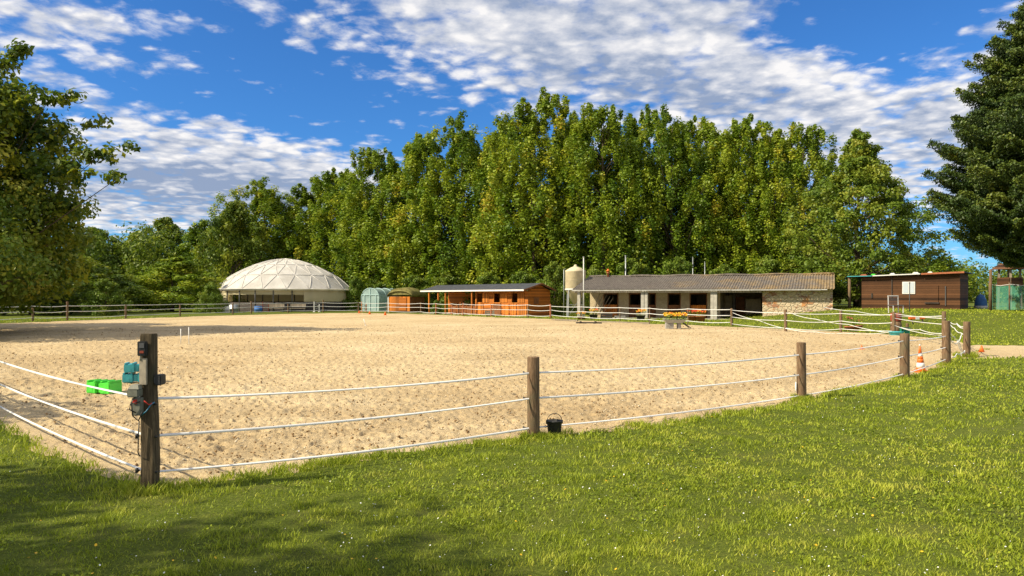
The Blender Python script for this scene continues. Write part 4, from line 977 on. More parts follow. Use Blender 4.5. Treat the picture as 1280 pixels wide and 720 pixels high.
mb.box(-.9, -.84, -.1, -.05, 0, 2.0).box(.84, .9, -.1, -.05, 0, 2.0).box(-.03, .03, -.1, -.05, 0, 2.8).box(-1.3, 1.3, -.1, -.05, 2.0, 2.07)
mb.build('hoop_frame', 'frame_pale', pt)
p = at(500, 86, 0); ht = thing('tarpaulin_hut', p, R(-24), 'orange board hut with a rounded olive tarpaulin roof', 'hut'); ht.scale = (1.12, 1, 1.14)
MB().box(-1.35, 1.15, 0, .08, 0.15, 1.6).build('front_wall', 'orange_boards_upright', ht)
MB().box(-1.35, -1.27, .09, 3.2, 0, 1.6).box(1.15, 1.23, .09, 3.2, 0, 1.6).box(-1.27, 1.15, 3.12, 3.2, 0, 1.6).build('side_wall', 'door_brown', ht)
MB().box(-.1, .75, -.05, -.01, .15, 1.5).build('door', 'orange_boards', ht)
xs = np.linspace(-1.55, 1.5, 15); ys = np.linspace(-.2, 3.4, 12); X, Y = np.meshgrid(xs, ys, indexing='ij'); tx = (X+.02)/1.53; ty = (Y-1.6)/1.8
Z = 1.48+1.05*np.sqrt(np.clip(1-.96*tx*tx, 0, 1))*(1-.35*np.abs(ty)**3)+.06*(fbm(X*2, Y*2, 3)-.5)
idx = np.arange(X.size).reshape(X.shape); f = np.stack([idx[:-1, :-1], idx[1:, :-1], idx[1:, 1:], idx[:-1, 1:]], -1).reshape(-1, 4)
tpv = link('tarpaulin', np_mesh('tarpaulin', np.stack([X, Y, Z], -1).reshape(-1, 3), f, True), 'tarp_olive', ht)
md = tpv.modifiers.new('s', 'SOLIDIFY'); md.thickness = .04
tf = [(x_, 1.48+1.0*math.sqrt(max(0, 1-.96*((x_+.02)/1.53)**2))) for x_ in np.linspace(-1.5, 1.45, 13)]
MB().poly([(x_, -.04, z_-.04) for x_, z_ in tf], (0, .03, 0)).build('front_flap', 'tarp_olive', ht)
MB().box(-1.42, -1.33, -.08, -.01, 0, 1.6).build('corner_post', 'white_paint', ht)

# ------------------------------------------------------------------ fences
def sagpts(a, b, sag, n=14): return [a.lerp(b, t)-Vector((0, 0, sag*4*t*(1-t))) for t in np.linspace(0, 1, n)]
def ribbon(pts, w, name, mat, parent, twist=1.2, side=1):
    """flat tape, slowly twisting"""
    V = []; al = []; L_ = 0; n = len(pts)
    for i, p in enumerate(pts):
        if i: L_ += (pts[i]-pts[i-1]).length
        d = (pts[min(i+1, n-1)]-pts[max(i-1, 0)]).normalized(); up = Vector((0, 0, 1)); sd_ = d.cross(up).normalized(); t = side*(.80+math.sin(L_*twist+p.z*7)*.40)
        wv_ = up*math.cos(t)+sd_*math.sin(t); nv = d.cross(wv_).normalized()*.0025
        nv = nv*1.6
        V += [p+wv_*w/2+nv, p-wv_*w/2+nv, p-wv_*w/2-nv, p+wv_*w/2-nv]; al += [L_]*4
    F = []
    for i in range(n-1):
        for k in range(4): F.append((4*i+k, 4*i+(k+1) % 4, 4*i+4+(k+1) % 4, 4*i+4+k))
    F += [(0, 1, 2, 3), (4*n-4, 4*n-3, 4*n-2, 4*n-1)]
    return link(name, np_mesh(name, np.array([tuple(v_) for v_ in V]), np.array(F), False, {'along': ('POINT', np.array(al))}), mat, parent)
def round_post(base, h, r_, mat, parent, lean=(0, 0), name='fence_post'):
    n = 14; bm = bmesh.new(); rings = []
    for z_, rr_ in ((-.1, r_*1.02), (h*.3, r_), (h*.7, r_*.985), (h-.012, r_*.98), (h, r_*.93)):
        rings.append([bm.verts.new((base.x+lean[0]*z_+rr_*(1+.05*math.sin(3*k+base.x))*math.cos(6.283*k/n), base.y+lean[1]*z_+rr_*(1+.05*math.cos(2*k))*math.sin(6.283*k/n), base.z+z_)) for k in range(n)])
    for i in range(4):
        for k in range(n): bm.faces.new((rings[i][k], rings[i][(k+1) % n], rings[i+1][(k+1) % n], rings[i+1][k])).smooth = True
    bm.faces.new(rings[-1]); me = bpy.data.meshes.new(name); bm.to_mesh(me); bm.free()
    return link(name, me, mat, parent)
nf = thing('electric_fence', (0, 0, 0), 0, 'near electric fence of round timber posts and three white tapes before the sand', 'fence')
P1 = gp(186.5, 618); P2 = gp(667, 549); P3_ = gp(1002, 500); P4 = gp(1131, 474); P5 = gp(1183, 457); P6 = gp(1208.5, 447)
def hpx(p, px_h): return px_h*p.y/FPX
posts = [(P2, hpx(P2, 103), 15.2), (P3_, hpx(P3_, 72), 11.5), (P4, hpx(P4, 57), 11.2), (P5, hpx(P5, 56), 10), (P6, hpx(P6, 45), 8)]
for p, h_, wpx in posts: round_post(p, h_, wpx*p.y/FPX/2, 'post_wood', nf, (random.uniform(-.01, .01), 0))
ZS = [(.87, .53, .20), (.84, .52, .147), (.79, .44, .08), (.84, .50, .12), (.77, .48, .17)]
run = [P1, P2, P3_, P4, P5]
for k in range(3):
    for i in range(4):
        a, b = run[i].copy(), run[i+1].copy(); a.z += ZS[i][k]; b.z += ZS[i+1][k]
        if i == 0: a += (b-a).normalized()*.06
        ribbon(sagpts(a, b, [.045, .04, .03, .02][i], 60), .025 if i < 2 else .023, 'tape', 'tape_white', nf, side=-1)
# insulators on the posts
for p, h_, wpx in posts[:4]:
    i = [P2, P3_, P4, P5].index(p)+1; rr_ = wpx*p.y/FPX/2
    for k in range(3):
        mb = MB(); z_ = p.z+ZS[i][k]; mb.tube([(p.x-rr_*1.0, p.y-.01, z_), (p.x-rr_-.05, p.y-.02, z_)], .009, 6); mb.tube([(p.x-rr_-.05, p.y-.02, z_-.02), (p.x-rr_-.05, p.y-.02, z_+.02)], .012, 6)
        mb.build('insulator', 'dark_plastic', nf)
# left run
LP = [P1, Vector((-8.6, 12.3, 0)), Vector((-14.5, 18.8, 0)), Vector((-20.5, 26.5, 0)), Vector((-27.5, 36, 0)), Vector((-36, 50.5, 0))]
for p in LP[1:]: round_post(p, 1.15, .07, 'post_wood', nf)
for k in range(3):
    for i in range(5):
        a, b = LP[i].copy(), LP[i+1].copy(); a.z += ZS[0][k]; b.z += ZS[0][k]
        ribbon(sagpts(a, b, .05, 50), .023, 'tape', 'tape_white', nf)
# P1 gadget post is built in its own right (square half of an old sleeper plus fittings)
gpst = P1; h1_ = hpx(P1, 201)
pr = nf
bm = MB(); w1 = 18.5*P1.y/FPX/2
bmm = bm.bm
prof_ = [(-w1*.75, -w1*.8), (w1*.75, -w1*.85), (w1, -w1*.55), (w1, w1*.7), (w1*.6, w1), (-w1*.6, w1), (-w1, w1*.6), (-w1, -w1*.5)]
rings = [[bmm.verts.new((P1.x+x_*s_+.012*math.sin(z_*4), P1.y+y_*s_, z_)) for x_, y_ in prof_] for z_, s_ in ((-.1, 1.05), (.3, 1.03), (.7, 1.0), (.95, .98), (h1_-.02, .95), (h1_, .90))]
for i in range(5):
    for k in range(8): bmm.faces.new((rings[i][k], rings[i][(k+1) % 8], rings[i+1][(k+1) % 8], rings[i+1][k]))
bmm.faces.new(rings[-1])
op = bm.build('corner_post', 'old_post_wood', nf, .004)
op['label'] = 'thick dark weathered corner post carrying the fence energiser'
def P1p(px, py, dy=0.0):  # point at the post's depth plane
    D_ = P1.y+dy; return Vector(((px-640)/FPX*D_, D_, CH+(HOR-py)/FPX*D_))
yf = -w1*.85
def bx(x0, x1, y0, y1, dy0, dy1):
    a = P1p(x0, y1); b = P1p(x1, y0); return MB().box(a.x, b.x, P1.y+dy0, P1.y+dy1, a.z, b.z)
en = thing('fence_energiser', P1p(182, 497), 0, 'grey green fence energiser strapped to the thick corner post', 'fence energiser')
def under(o_, root): o_.parent = root; o_.matrix_parent_inverse = Matrix.Translation(-root.location); return o_
under(bx(169, 183, 484, 494, yf-.10, yf-.004).build('housing', 'grey_plastic', None, .008), en)
mb = MB(); a = P1p(170, 484); b = P1p(183, 479); mb.poly([(a.x, P1.y+yf-.10, a.z), (a.x+.10, P1.y+yf-.10, a.z), (a.x+.085, P1.y+yf-.08, b.z), (a.x+.025, P1.y+yf-.08, b.z)], (0, .07, 0)); under(mb.build('lid', 'grey_plastic'), en)
under(bx(173, 184, 495, 517, yf-.07, yf-.004).build('terminal_box', 'grey_plastic', None, .006), en)
under(bx(175, 180, 497, 502, yf-.08, yf-.07).build('switch', 'red_plastic', None), en)
w_ = MB(); pts = [P1p(171, 494, yf-.07), P1p(164, 503, yf-.1), P1p(166, 520, yf-.08), P1p(173, 526, yf-.05), P1p(178, 515, yf-.08)]; w_.tube(pts, .006, 6)
w_.tube([P1p(175, 502, yf-.08), P1p(163, 505, yf-.1), P1p(162, 512, yf-.1), P1p(170, 516, yf-.08)], .006, 6)
under(w_.build('black_cable', 'dark_plastic'), en)
w_ = MB(); w_.tube([P1p(176, 520, yf-.06), P1p(183, 514, yf-.07), P1p(189, 505, yf-.03), P1p(193, 503, yf+.01)], .006, 6); under(w_.build('blue_lead', 'blue_wire'), en)
w_ = MB(); w_.tube([P1p(180, 501, yf-.08), P1p(186, 506, yf-.06), P1p(190, 504, yf-.02)], .005, 6); under(w_.build('red_lead', 'red_plastic'), en)
lt = thing('fence_tester', P1p(184, 436), 0, 'black box with a red mark near the top of the thick corner post', 'box')
under(bx(178.2, 189, 426, 444, yf-.045, yf-.004).build('case', 'dark_plastic', None, .006), lt)
under(bx(181, 187, 428, 434, yf-.050, yf-.046).build('window', 'dark_steel', None), lt)
under(bx(181.5, 186.5, 437.5, 440.5, yf-.050, yf-.046).build('red_mark', 'dull_red', None), lt)
bgc = bx(179.5, 188.5, 447, 480, yf-.028, yf-.003).build('wooden_plate', 'pale_card', None, .004); tag(bgc, 'pale worn plate nailed below the black box on the corner post', 'plate')
hk = MB().tube([P1p(178, 452, yf), P1p(175.5, 450, yf-.03), P1p(176, 445, yf-.03), P1p(179, 444, yf-.02)], .006, 6).build('metal_hook', 'galvanised'); tag(hk, 'small metal hook on the left of the corner post', 'hook')
sb = thing('side_box', P1p(199, 474), 0, 'dark junction box fixed to the right side of the corner post', 'box')
under(bx(195.6, 204, 468, 481, -.05, .06).build('case', 'black_rubber', None, .008), sb); under(bx(194.5, 195.8, 471, 478, -.03, .03).build('bracket', 'galvanised', None), sb)
# dangling cable, staples down the post
w_ = MB(); w_.tube([P1p(174, 526, yf-.03), P1p(173, 545, yf-.03), P1p(172.5, 566, yf-.03), P1p(174.5, 570, yf-.01)], .005, 6); cb_ = w_.build('hanging_cable', 'dark_plastic'); tag(cb_, 'black cable hanging down the left side of the corner post', 'cable')
for (px, py) in ((172.5, 545), (172.5, 588)):
    MB().tube([P1p(174, py, yf+.03), P1p(170, py, yf+.01)], .012, 6).tube([P1p(171, py-3, yf), P1p(171, py+3, yf)], .014, 6).build('insulator', 'dark_plastic', nf)
for (px, py) in ((194, 505), (195, 546), (195, 590), (190, 568)):
    MB().tube([P1p(px-2, py, yf+.02), P1p(px+2.5, py, yf+.02)], .011, 6).build('insulator', 'dark_plastic', nf)
# hanging white tag and clip by post three
mb = MB(); z_ = .44; x_ = P3_.x-.11; mb.tube([(x_, P3_.y-.03, z_), (x_, P3_.y-.03, z_-.12)], .004, 5); mb.lathe([(.004, z_-.30), (.016, z_-.24), (.014, z_-.15), (.006, z_-.12)], 8, (x_, P3_.y-.03)); o_ = mb.build('gate_handle', 'white_paint'); tag(o_, 'white gate handle hanging from the middle tape beside the third post', 'gate handle')

# far fences
def far_fence(pts, hs, zs_, label, r_=.055, mat='post_wood', rope_r=.022, close=False, extra=()):
    root = thing('paddock_fence', (0, 0, 0), 0, label, 'fence')
    P = [at(px, D_) for px, D_ in pts]
    for i, p in enumerate(P): round_post(p, hs[i % len(hs)], r_, 'terracotta' if i in extra else mat, root)
    for z_ in zs_:
        pp_ = []
        for i in range(len(P)-1):
            s_ = sagpts(P[i]+Vector((0, -.07, z_+random.uniform(-.04, .04) if i == 0 else z_)), P[i+1]+Vector((0, -.07, z_)), random.uniform(.02, .09), 8); pp_ += s_ if i == 0 else s_[1:]
        MB().tube(pp_, rope_r, 5).build('rope', 'rope_white', root)
    return root
D_ = lambda py: CH*FPX/(py-HOR)
far_fence([(-40, 49), (41, 55), (84, 56.5), (157, 62), (225, 70), (291, 76), (314, 79.5), (360, 84), (404, 86), (448, 86.5)], [1.35, 1.0, 1.45, 1.15, 1.1, 1.2], (.28, .72, 1.12), 'rope and post fence along the far left side of the sand, before the dome', r_=.075)
far_fence([(448, 86.7), (484, 84.5), (526, 80.5), (545, 77.5), (565, 75), (579, 73), (614, 68.5), (660, 65.5), (688, 63)], [1.15, 1.0, 1.2], (.22, .68, 1.1), 'rope and post fence in front of the orange timber stable', extra=(3, 4, 5, 6, 8), r_=.065)
far_fence([(689, 63), (727, 58.5), (775, 54.5), (812, 51.5), (860, 48.8), (914, 46.2)], [1.1], (.25, .66, 1.02), 'rope and post fence in front of the stone stable porch', r_=.04)
far_fence([(914.5, 46), (982, 39.3), (1051, 38.3), (1117, 35.9)], [1.1, 1.15, 1.12], (.18, .58, .96), 'thicker rope fence in front of the bare stone wall and bank', r_=.075, rope_r=.018)
far_fence([(1117.5, 35.8), (1180, 27)], [1.1, 1.28], (.42, .82, 1.03), 'rope fence from the chair post to the arena corner', r_=.07, rope_r=.015)
# loose slanting ropes of the gateway on the right
lr = thing('slack_ropes', (0, 0, 0), 0, 'slack white ropes slanting across the grass bank behind the arena', 'ropes')
def rope(pxs_, r_=.016, parent=lr, name='rope'):
    pts = [Vector(((a_-640)/FPX*d_, d_, CH+(HOR-b_)/FPX*d_)) for a_, b_, d_ in pxs_]
    out = []
    for i in range(len(pts)-1): out += sagpts(pts[i], pts[i+1], .05, 8)[:-1 if i < len(pts)-2 else None]
    MB().tube(out, r_, 5).build(name, 'rope_white', parent)
rope([(916, 391, 45.8), (950, 401, 42.6), (984, 411, 39), (1020, 415, 37.6), (1055, 416.5, 37), (1108, 416, 36.2)])
rope([(990, 392, 42), (1020, 399, 39), (1060, 405.5, 38), (1112, 416, 36)])
rope([(1030, 384, 46), (1070, 389, 42), (1110, 394, 38), (1180, 395, 27.2)])
rope([(1126, 409, 35.5), (1150, 412, 31), (1178, 417, 26.8)])
gr_ = thing('gateway_ropes', (0, 0, 0), 0, 'tangle of white ropes tied between the last two arena corner posts', 'ropes')
D5 = P5.y; D6 = P6.y
for q_ in ([(1186, 401, 26.5), (1196, 405, 24), (1205, 410, D6)], [(1186, 402, 26.5), (1193, 410, 24), (1201, 416, 23), (1212, 417, D6)], [(1187, 413, 20.5), (1193, 421, 21.5), (1198, 425, 22)], [(1188, 422, 20.6), (1191, 427, 21), (1197, 428, 22), (1202, 418, 22.4)],
           [(1197, 426, 22), (1201, 438, 22.2), (1203, 448, 22.3), (1199, 451, 22)], [(1199, 427, 22), (1204, 440, 22.3), (1206, 438, 22.4)], [(1190, 446, 20.5), (1196, 442, 21.5), (1205, 439, 22.4)], [(1196, 404, 24), (1205, 408, 22.6)]):
    rope(q_, .013, gr_)

# ------------------------------------------------------------------ arena things
# bucket by post two
p = gp(693, 547); bk = thing('bucket', p, .3, 'black rubber bucket with a raised handle beside the fence post', 'bucket')
MB().lathe([(.075, 0), (.078, .005), (.098, .205), (.106, .207), (.106, .222), (.096, .222), (.074, .02), (.001, .02)], 28, cap=False).build('pail', 'black_rubber', bk)
mb = MB(); mb.tube([(.102*math.cos(t), .0, .205+.105*math.sin(t)) for t in np.linspace(0, math.pi, 15)], .0045, 6); mb.build('handle', 'dark_steel', bk)
mb = MB().box(.098, .112, -.014, .014, .18, .222).box(-.112, -.098, -.014, .014, .18, .222); mb.build('ear', 'black_rubber', bk)
# traffic cone
p = gp(1151, 465); tcn = thing('traffic_cone', p, .2, 'orange and white traffic cone leaning inside the corner of the arena', 'traffic cone')
tcn.rotation_euler = (.02, -.06, .2); tcn.scale = (.74, .74, .95)
MB().box(-.19, .19, -.19, .19, 0, .04).build('base', 'orange_plastic', tcn, .012)
def cr_(z_): return .145-.122*(z_-.04)/.60
for z0, z1, mt_ in ((.041, .12, 'orange_plastic'), (.12, .24, 'white_paint'), (.24, .34, 'orange_plastic'), (.34, .40, 'orange_plastic'), (.40, .47, 'white_paint'), (.47, .66, 'orange_plastic')):
    MB().lathe([(cr_(z0), z0), (cr_(z1), z1)], 20).build('band' if mt_ == 'white_paint' else 'cone_body', mt_, tcn)
MB().lathe([(.024, .66), (.02, .70)], 12).build('tip', 'white_paint', tcn)
# cavaletti blocks
def cavaletti(name, loc, rz, mat, w, d, h_, label, stacked=1):
    root = thing(name, loc, rz, label, 'jump block')
    for s_ in range(stacked):
        z0 = s_*(h_+.005); mb = MB(); ox = .0 if s_ == 0 else .03
        # two end lobes joined by a waist, with a trough across the top
        for sx2 in (-1, 1):
            cx = sx2*w*.29+ox; mb.box(cx-w*.20, cx+w*.20, -d/2, d/2, z0, z0+h_*.86)
            mb.box(cx-w*.20, cx-w*.09, -d/2, d/2, z0+h_*.861, z0+h_); mb.box(cx+w*.09, cx+w*.20, -d/2, d/2, z0+h_*.861, z0+h_)
        mb.box(-w*.089+ox, w*.089+ox, -d*.36, d*.36, z0+.01, z0+h_*.8)
        mb.build('block', mat, root, .012)
        mb = MB().box(-w*.36+ox, -w*.22+ox, -d/2-.004, -d/2+.001, z0+h_*.12, z0+h_*.45).box(w*.22+ox, w*.36+ox, -d/2-.004, -d/2+.001, z0+h_*.12, z0+h_*.45); mb.build('grip', mat, root)
    return root
c1 = gp(126, 492); cavaletti('jump_block', (c1.x, c1.y+.12, .0), -.35, 'green_plastic', .58, .30, .24, 'bright green plastic jump block lying on the sand')
c2 = gp(167.5, 479); cavaletti('jump_block', (c2.x, c2.y+.12, .02), .25, 'teal_plastic', .50, .34, .20, 'two stacked teal plastic jump blocks behind the corner post', 2)
# two thin white poles with feet
for i, px in enumerate((226, 236)):
    p = gp(px, 431); o_ = MB().tube([(0, 0, 0), (.0, 0, .60+.06*i)], .016, 8).tube([(0, 0, 0), (0, 0, .03)], .05, 10).build('white_rod', 'white_paint'); o_.location = p
    tag(o_, ['left of the two thin white upright rods on the sand', 'right and taller of the two thin white upright rods on the sand'][i], 'rod', 'white rods on the sand')
p = gp(457, 407); o_ = MB().tube([(0, 0, 0), (-.12, 0, .42)], .02, 8).tube([(0, 0, 0), (0, 0, .03)], .06, 10).build('white_rod', 'white_paint'); o_.location = p; tag(o_, 'lone white rod standing in the far sand before the polytunnel', 'rod')
# small orange cones at the far fence
for i, (px, py) in enumerate(((462, 393), (481.5, 394), (1077, 437), (449, 391.5), (1227, 441))):
    p = gp(px, py); cc = thing('marker_cone', p, 0, ['small orange marker cone at the far edge before the polytunnel', 'small orange marker cone at the far edge before the tarpaulin hut', 'tiny orange marker cone on the sand near the right posts', 'small orange marker cone right of the dome by the fence', 'small orange marker cone beside the sandy path'][i], 'cone', 'orange marker cones')
    sc_ = (.36, .36, .16, .32, .24)[i]; MB().lathe([(sc_*.38, .02), (sc_*.05, sc_)], 12).build('cone_body', 'orange_plastic', cc); MB().box(-sc_*.45, sc_*.45, -sc_*.45, sc_*.45, 0, .025).build('base', 'orange_plastic', cc)

# flower planters
def flowers(root, n, sx2, sy2, z0, z1, mats, r_=.05, leafn=160):
    C = np.stack([rt.uniform(-sx2, sx2, leafn), rt.uniform(-sy2, sy2, leafn), rt.uniform(z0, z1, leafn)], -1)
    V, F, T = leaves(C, unit(leafn), np.full(leafn, .11), rt.rand(leafn)*.8); link('foliage', np_mesh('foliage', V, F, False, {'tint': ('FACE', T)}), 'leaf_green', root)
    for mt_ in mats:
        C = np.stack([rt.uniform(-sx2, sx2, n), rt.uniform(-sy2, sy2, n), z1-.1+rt.rand(n)*.16], -1); nn_ = unit(n)*.5+np.array([0, -.6, .6]); nn_ /= np.linalg.norm(nn_, axis=1, keepdims=True)
        V, F, T = leaves(C, nn_, np.full(n, r_*2), rt.rand(n), .95); link('blossoms', np_mesh('blossoms', V, F), mt_, root)
p = gp(844, 411); wb = thing('trough_planter', p, .05, 'grey blue trough of yellow and orange flowers on pale blocks at the sand edge', 'planter')
bm = MB(); b4 = bm.bm
top_ = [(-.68, -.30, .52), (.60, -.30, .52), (.60, .30, .52), (-.68, .30, .52)]; bot = [(-.50, -.2, .33), (.38, -.2, .33), (.38, .2, .33), (-.50, .2, .33)]
inn = [(-.63, -.26, .515), (.55, -.26, .515), (.55, .26, .515), (-.63, .26, .515)]
r1 = [b4.verts.new(v_) for v_ in bot]; r2 = [b4.verts.new(v_) for v_ in top_]; r3 = [b4.verts.new(v_) for v_ in inn]
b4.faces.new(r1[::-1])
for a_, b_ in ((r1, r2), (r2, r3)):
    for k in range(4): b4.faces.new((a_[k], a_[(k+1) % 4], b_[(k+1) % 4], b_[k]))
b4.faces.new(r3); bm.build('tray', 'galvanised', wb)
MB().box(-.55, -.12, -.16, .16, 0, .325).build('block', 'stone_block', wb, .01); MB().box(.12, .30, -.14, .14, .0, .325).build('block', 'stone_block', wb, .01)
MB().bar((.35, -.18, .4), (.85, -.18, .05), .04).bar((.35, .18, .4), (.85, .18, .05), .04).build('strut', 'dark_board', wb)
flowers(wb, 42, .62, .26, .5, .84, ('petal_yellow', 'petal_orange', 'petal_yellow'), .055)
for i, (px, D_2, mt_, cols, lab) in enumerate(((742, 60.5, 'dark_board', ('petal_red', 'petal_yellow'), 'dark tub of red and yellow flowers left under the porch'), (801, 57.5, 'dark_board', ('petal_yellow', 'petal_orange'), 'dark tub of yellow flowers before the double porch post'),
        (876, 54.5, 'terracotta', ('petal_red', 'petal_orange'), 'terracotta tub of red flowers left of the right porch posts'), (727, 60.0, 'terracotta', ('petal_orange', 'petal_yellow'), 'low pot of orange flowers at the foot of the left porch post'), (866, 55.2, 'terracotta', ('petal_red',), 'terracotta tub of red flowers beside the brown half door'))):
    p = at(px, D_2); fp = thing('flower_tub', p, 0, lab, 'flower tub', 'flower tubs before the stone stable')
    hh = .4 if i != 3 else .2
    MB().lathe([(.24, 0), (.34, hh-.03), (.37, hh-.03), (.37, hh), (.3, hh)], 16).build('pot', mt_, fp); flowers(fp, 16, .36, .3, hh, hh+.38, cols, .06, 90)
# bits before the porch
def crate(px, D_2, w_, d_, h_, mat, label, name, cat, rz=0, z=None):
    p = at(px, D_2); r2_ = thing(name, p, rz, label, cat)
    mb = MB()
    for k in range(3):
        z0 = h_*(k/3)+.01; z1 = h_*((k+1)/3)-.02; mb.box(-w_/2, w_/2, -d_/2, -d_/2+.02, z0, z1).box(-w_/2, w_/2, d_/2-.02, d_/2, z0, z1).box(-w_/2, -w_/2+.02, -d_/2+.021, d_/2-.021, z0, z1).box(w_/2-.02, w_/2, -d_/2+.021, d_/2-.021, z0, z1)
    mb.build('slats', mat, r2_); mb = MB()
    for sx2 in (-1, 1):
        for sy2 in (-1, 1): mb.box(sx2*(w_/2-.04)-.015, sx2*(w_/2-.04)+.015, sy2*(d_/2-.04)-.015, sy2*(d_/2-.04)+.015, 0, h_)
    mb.box(-w_/2+.03, w_/2-.03, -d_/2+.03, d_/2-.03, .02, .04); mb.build('frame', mat, r2_); return r2_
crate(758, 60.6, .9, .5, .5, 'dark_board', 'dark slatted crate under the left porch', 'wooden_crate', 'crate')
crate(612, 70.6, .9, .6, .55, 'grey_timber', 'grey slatted crate before the orange stable doors', 'wooden_crate', 'crate')
crate(775, 60.9, .8, .5, .3, 'stone_block', 'low pale slatted box in front of the orange half door', 'wooden_crate', 'crate')
p = gp(736, 404.5); o_ = MB().box(-.85, .85, -.2, .2, 0, .10).box(-.6, -.5, -.25, .25, .10, .16).box(.4, .5, -.25, .25, .10, .16).build('timber_beam', 'dark_board'); o_.location = p; tag(o_, 'dark timber beam lying on the sand edge left of the stable', 'beam')
# kerb timbers along the edge before the stables
for i, (a_, b_) in enumerate((((690, 400), (722, 401.5)), ((752, 403), (812, 405)))):
    A_, B_ = gp(*a_), gp(*b_); o_ = MB().bar((0, 0, .05), tuple((B_-A_)+Vector((0, 0, .05))), .12, .10).build('edge_timber', 'grey_timber'); o_.location = A_; tag(o_, ['pale timber edging left of the dark beam', 'pale timber edging right of the dark beam'][i], 'edging')
# chair on the post stack
cp = at(1120, 36.6); cs = thing('barrel_stack', cp, 0, 'red barrel on a brown timber stump at the fence corner of the bank', 'barrel')
MB().lathe([(.24, 0), (.26, .05), (.25, .45), (.22, .62)], 14).build('stump', 'post_wood', cs); MB().lathe([(.235, .63), (.25, .65), (.25, 1.0), (.235, 1.02)], 16).build('drum', 'dull_red', cs)
ch = thing('metal_chair', cp+Vector((0, 0, 1.022)), .1, 'pale metal chair standing on the red barrel', 'chair')
for sx2 in (-.25, .25):
    MB().bar((sx2, -.18, 0), (sx2, -.18, .36), .03).build('leg', 'white_metal', ch); MB().bar((sx2, .2, 0), (sx2, .24, .82), .03).build('leg', 'white_metal', ch)
MB().box(-.28, .28, -.22, .22, .36, .39).build('seat', 'dark_steel', ch)
mb = MB()
for k in range(6): mb.bar((-.25, .235, .46+.065*k), (.25, .235, .46+.065*k), .02, .03)
mb.build('backrest', 'dark_steel', ch); MB().bar((-.27, .24, .83), (.27, .24, .83), .035).build('top_rail', 'white_metal', ch)
p = at(1120, 35.2); tb = thing('feed_tub', p, 0, 'teal plastic tub on the sand below the red barrel', 'tub')
MB().lathe([(.26, 0), (.31, .16), (.33, .16), (.33, .19), (.29, .19), (.24, .03), (.01, .03)], 20, cap=False).build('bowl', 'teal_plastic', tb); MB().tube([(.30, 0, .16), (.36, 0, .12), (.30, 0, .08)], .012, 6).build('handle', 'teal_plastic', tb)
p = at(1131, 36.2); o_ = MB().box(-.17, .17, -.15, .15, 0, .30).box(-.19, .19, -.17, .17, .30, .34).build('green_box', 'green_plastic', None, .01); MT.get('x'); o_.location = p; o_.name = 'storage_box'; tag(o_, 'small dark green box right of the red barrel', 'box')
plain('deep_green', (.02, .22, .12), .5); o_.data.materials[0] = MT['deep_green']
p = at(1146, 41); od = thing('orange_roll', p, .1, 'orange and white roll lying on a low trestle on the bank', 'roll')
o_ = MB().bar((-.45, 0, .30), (.45, 0, .32), .14).build('roll', 'orange_plastic', od, .02); MB().bar((-.12, 0, .31), (.1, 0, .313), .155).build('band', 'white_paint', od)
MB().bar((-.3, -.1, 0), (-.3, 0, .25), .04).bar((.3, -.1, 0), (.3, 0, .25), .04).build('trestle', 'dark_board', od)
for i, (px, D_2) in enumerate(((1062, 39.5), (1072, 40.5), (1134, 39))):
    p = at(px, D_2); fp = thing('terracotta_pot', p, 0, ['large tipped terracotta pot with reddish leaves left on the bank', 'terracotta pot behind the tipped one on the bank', 'small post stump right of the red barrel'][i], ['pot', 'pot', 'stump'][i])
    if i < 2: MB().lathe([(.14, 0), (.25, .22), (.28, .22), (.28, .27), (.22, .27)], 16).build('pot', 'terracotta', fp); flowers(fp, 6, .28, .24, .24, .7-.2*i, ('dull_red',), .05, 90)
    else: round_post(Vector((0, 0, 0)), .35, .07, 'post_wood', fp, name='stump')
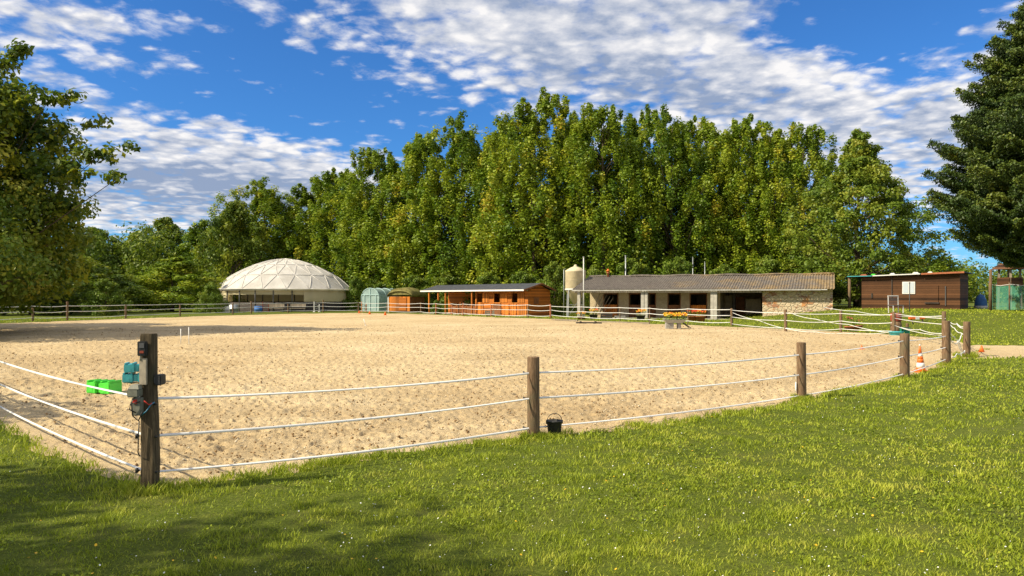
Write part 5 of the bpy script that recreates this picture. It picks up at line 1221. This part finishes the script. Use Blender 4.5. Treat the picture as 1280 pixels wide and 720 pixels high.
# jump wings and clutter before the orange stable and the dome
for i, (px, D_2, mt_, lab) in enumerate(((567, 77.5, 'orange_boards', 'orange wooden jump wing at the left of the orange stable porch'), (579, 75.5, 'orange_boards', 'orange wooden jump wing before the dark porch of the orange stable'), (332, 87.5, 'dull_red', 'dull red jump wing by the fence before the dome'), (396, 88.5, 'white_paint', 'white jump wing by the fence right of the dome centre'), (455, 88, 'orange_boards', 'orange jump wing by the fence left of the polytunnel'))):
    p = at(px, D_2); jw = thing('jump_wing', p, .2*i, lab, 'jump wing', 'jump wings standing outside the far fence')
    MB().box(-.35, -.27, -.04, .04, .08, 1.25).box(.27, .35, -.04, .04, .08, .95).build('upright', mt_, jw); mb = MB()
    for k in range(4): mb.bar((-.268, 0, .25+.24*k), (.268, 0, .20+.17*k), .07, .03)
    mb.build('rails', mt_, jw); MB().box(-.37, -.25, -.3, .3, 0, .08).box(.25, .37, -.3, .3, 0, .08).build('foot', mt_, jw)
for i, (px, D_2, lab) in enumerate(((345, 88, 'dark bench under the open side of the dome, left one'), (372, 88.5, 'dark bench under the open side of the dome, right one'))):
    p = at(px, D_2); bn = thing('bench', p, 0, lab, 'bench'); MB().box(-.9, .9, -.2, .2, .42, .48).build('seat', 'grey_timber', bn); MB().box(-.9, .9, .2, .24, .6, .95).build('backrest', 'grey_timber', bn)
    for sx2 in (-.8, .8): MB().box(sx2-.04, sx2+.04, -.18, .24, 0, .42).build('leg', 'dark_steel', bn)
putbush(263, 82, 352, 44, 'loose pale leaved shrub in front of the left end of the dome', group='shrubs behind the arena buildings')
# things by the dome
for i, (px, D_2, mt_, r_, h_, lab) in enumerate(((281, 84, 'white_paint', .45, .7, 'white drum by the left side of the dome'), (323, 87, 'blue_cloth', .45, .7, 'blue drum under the open side of the dome'), (292, 85, 'galvanised', .5, .9, 'grey drum beside the white one at the dome'))):
    p = at(px, D_2); dr = thing('drum', p, 0, lab, 'drum'); MB().lathe([(r_*.96, 0), (r_, .03), (r_, h_*.5), (r_*1.04, h_*.52), (r_, h_*.54), (r_, h_-.03), (r_*.9, h_)], 16).build('barrel_body', mt_, dr); MB().lathe([(r_*.85, h_+.002), (r_*.8, h_+.04)], 14).build('lid', mt_, dr)
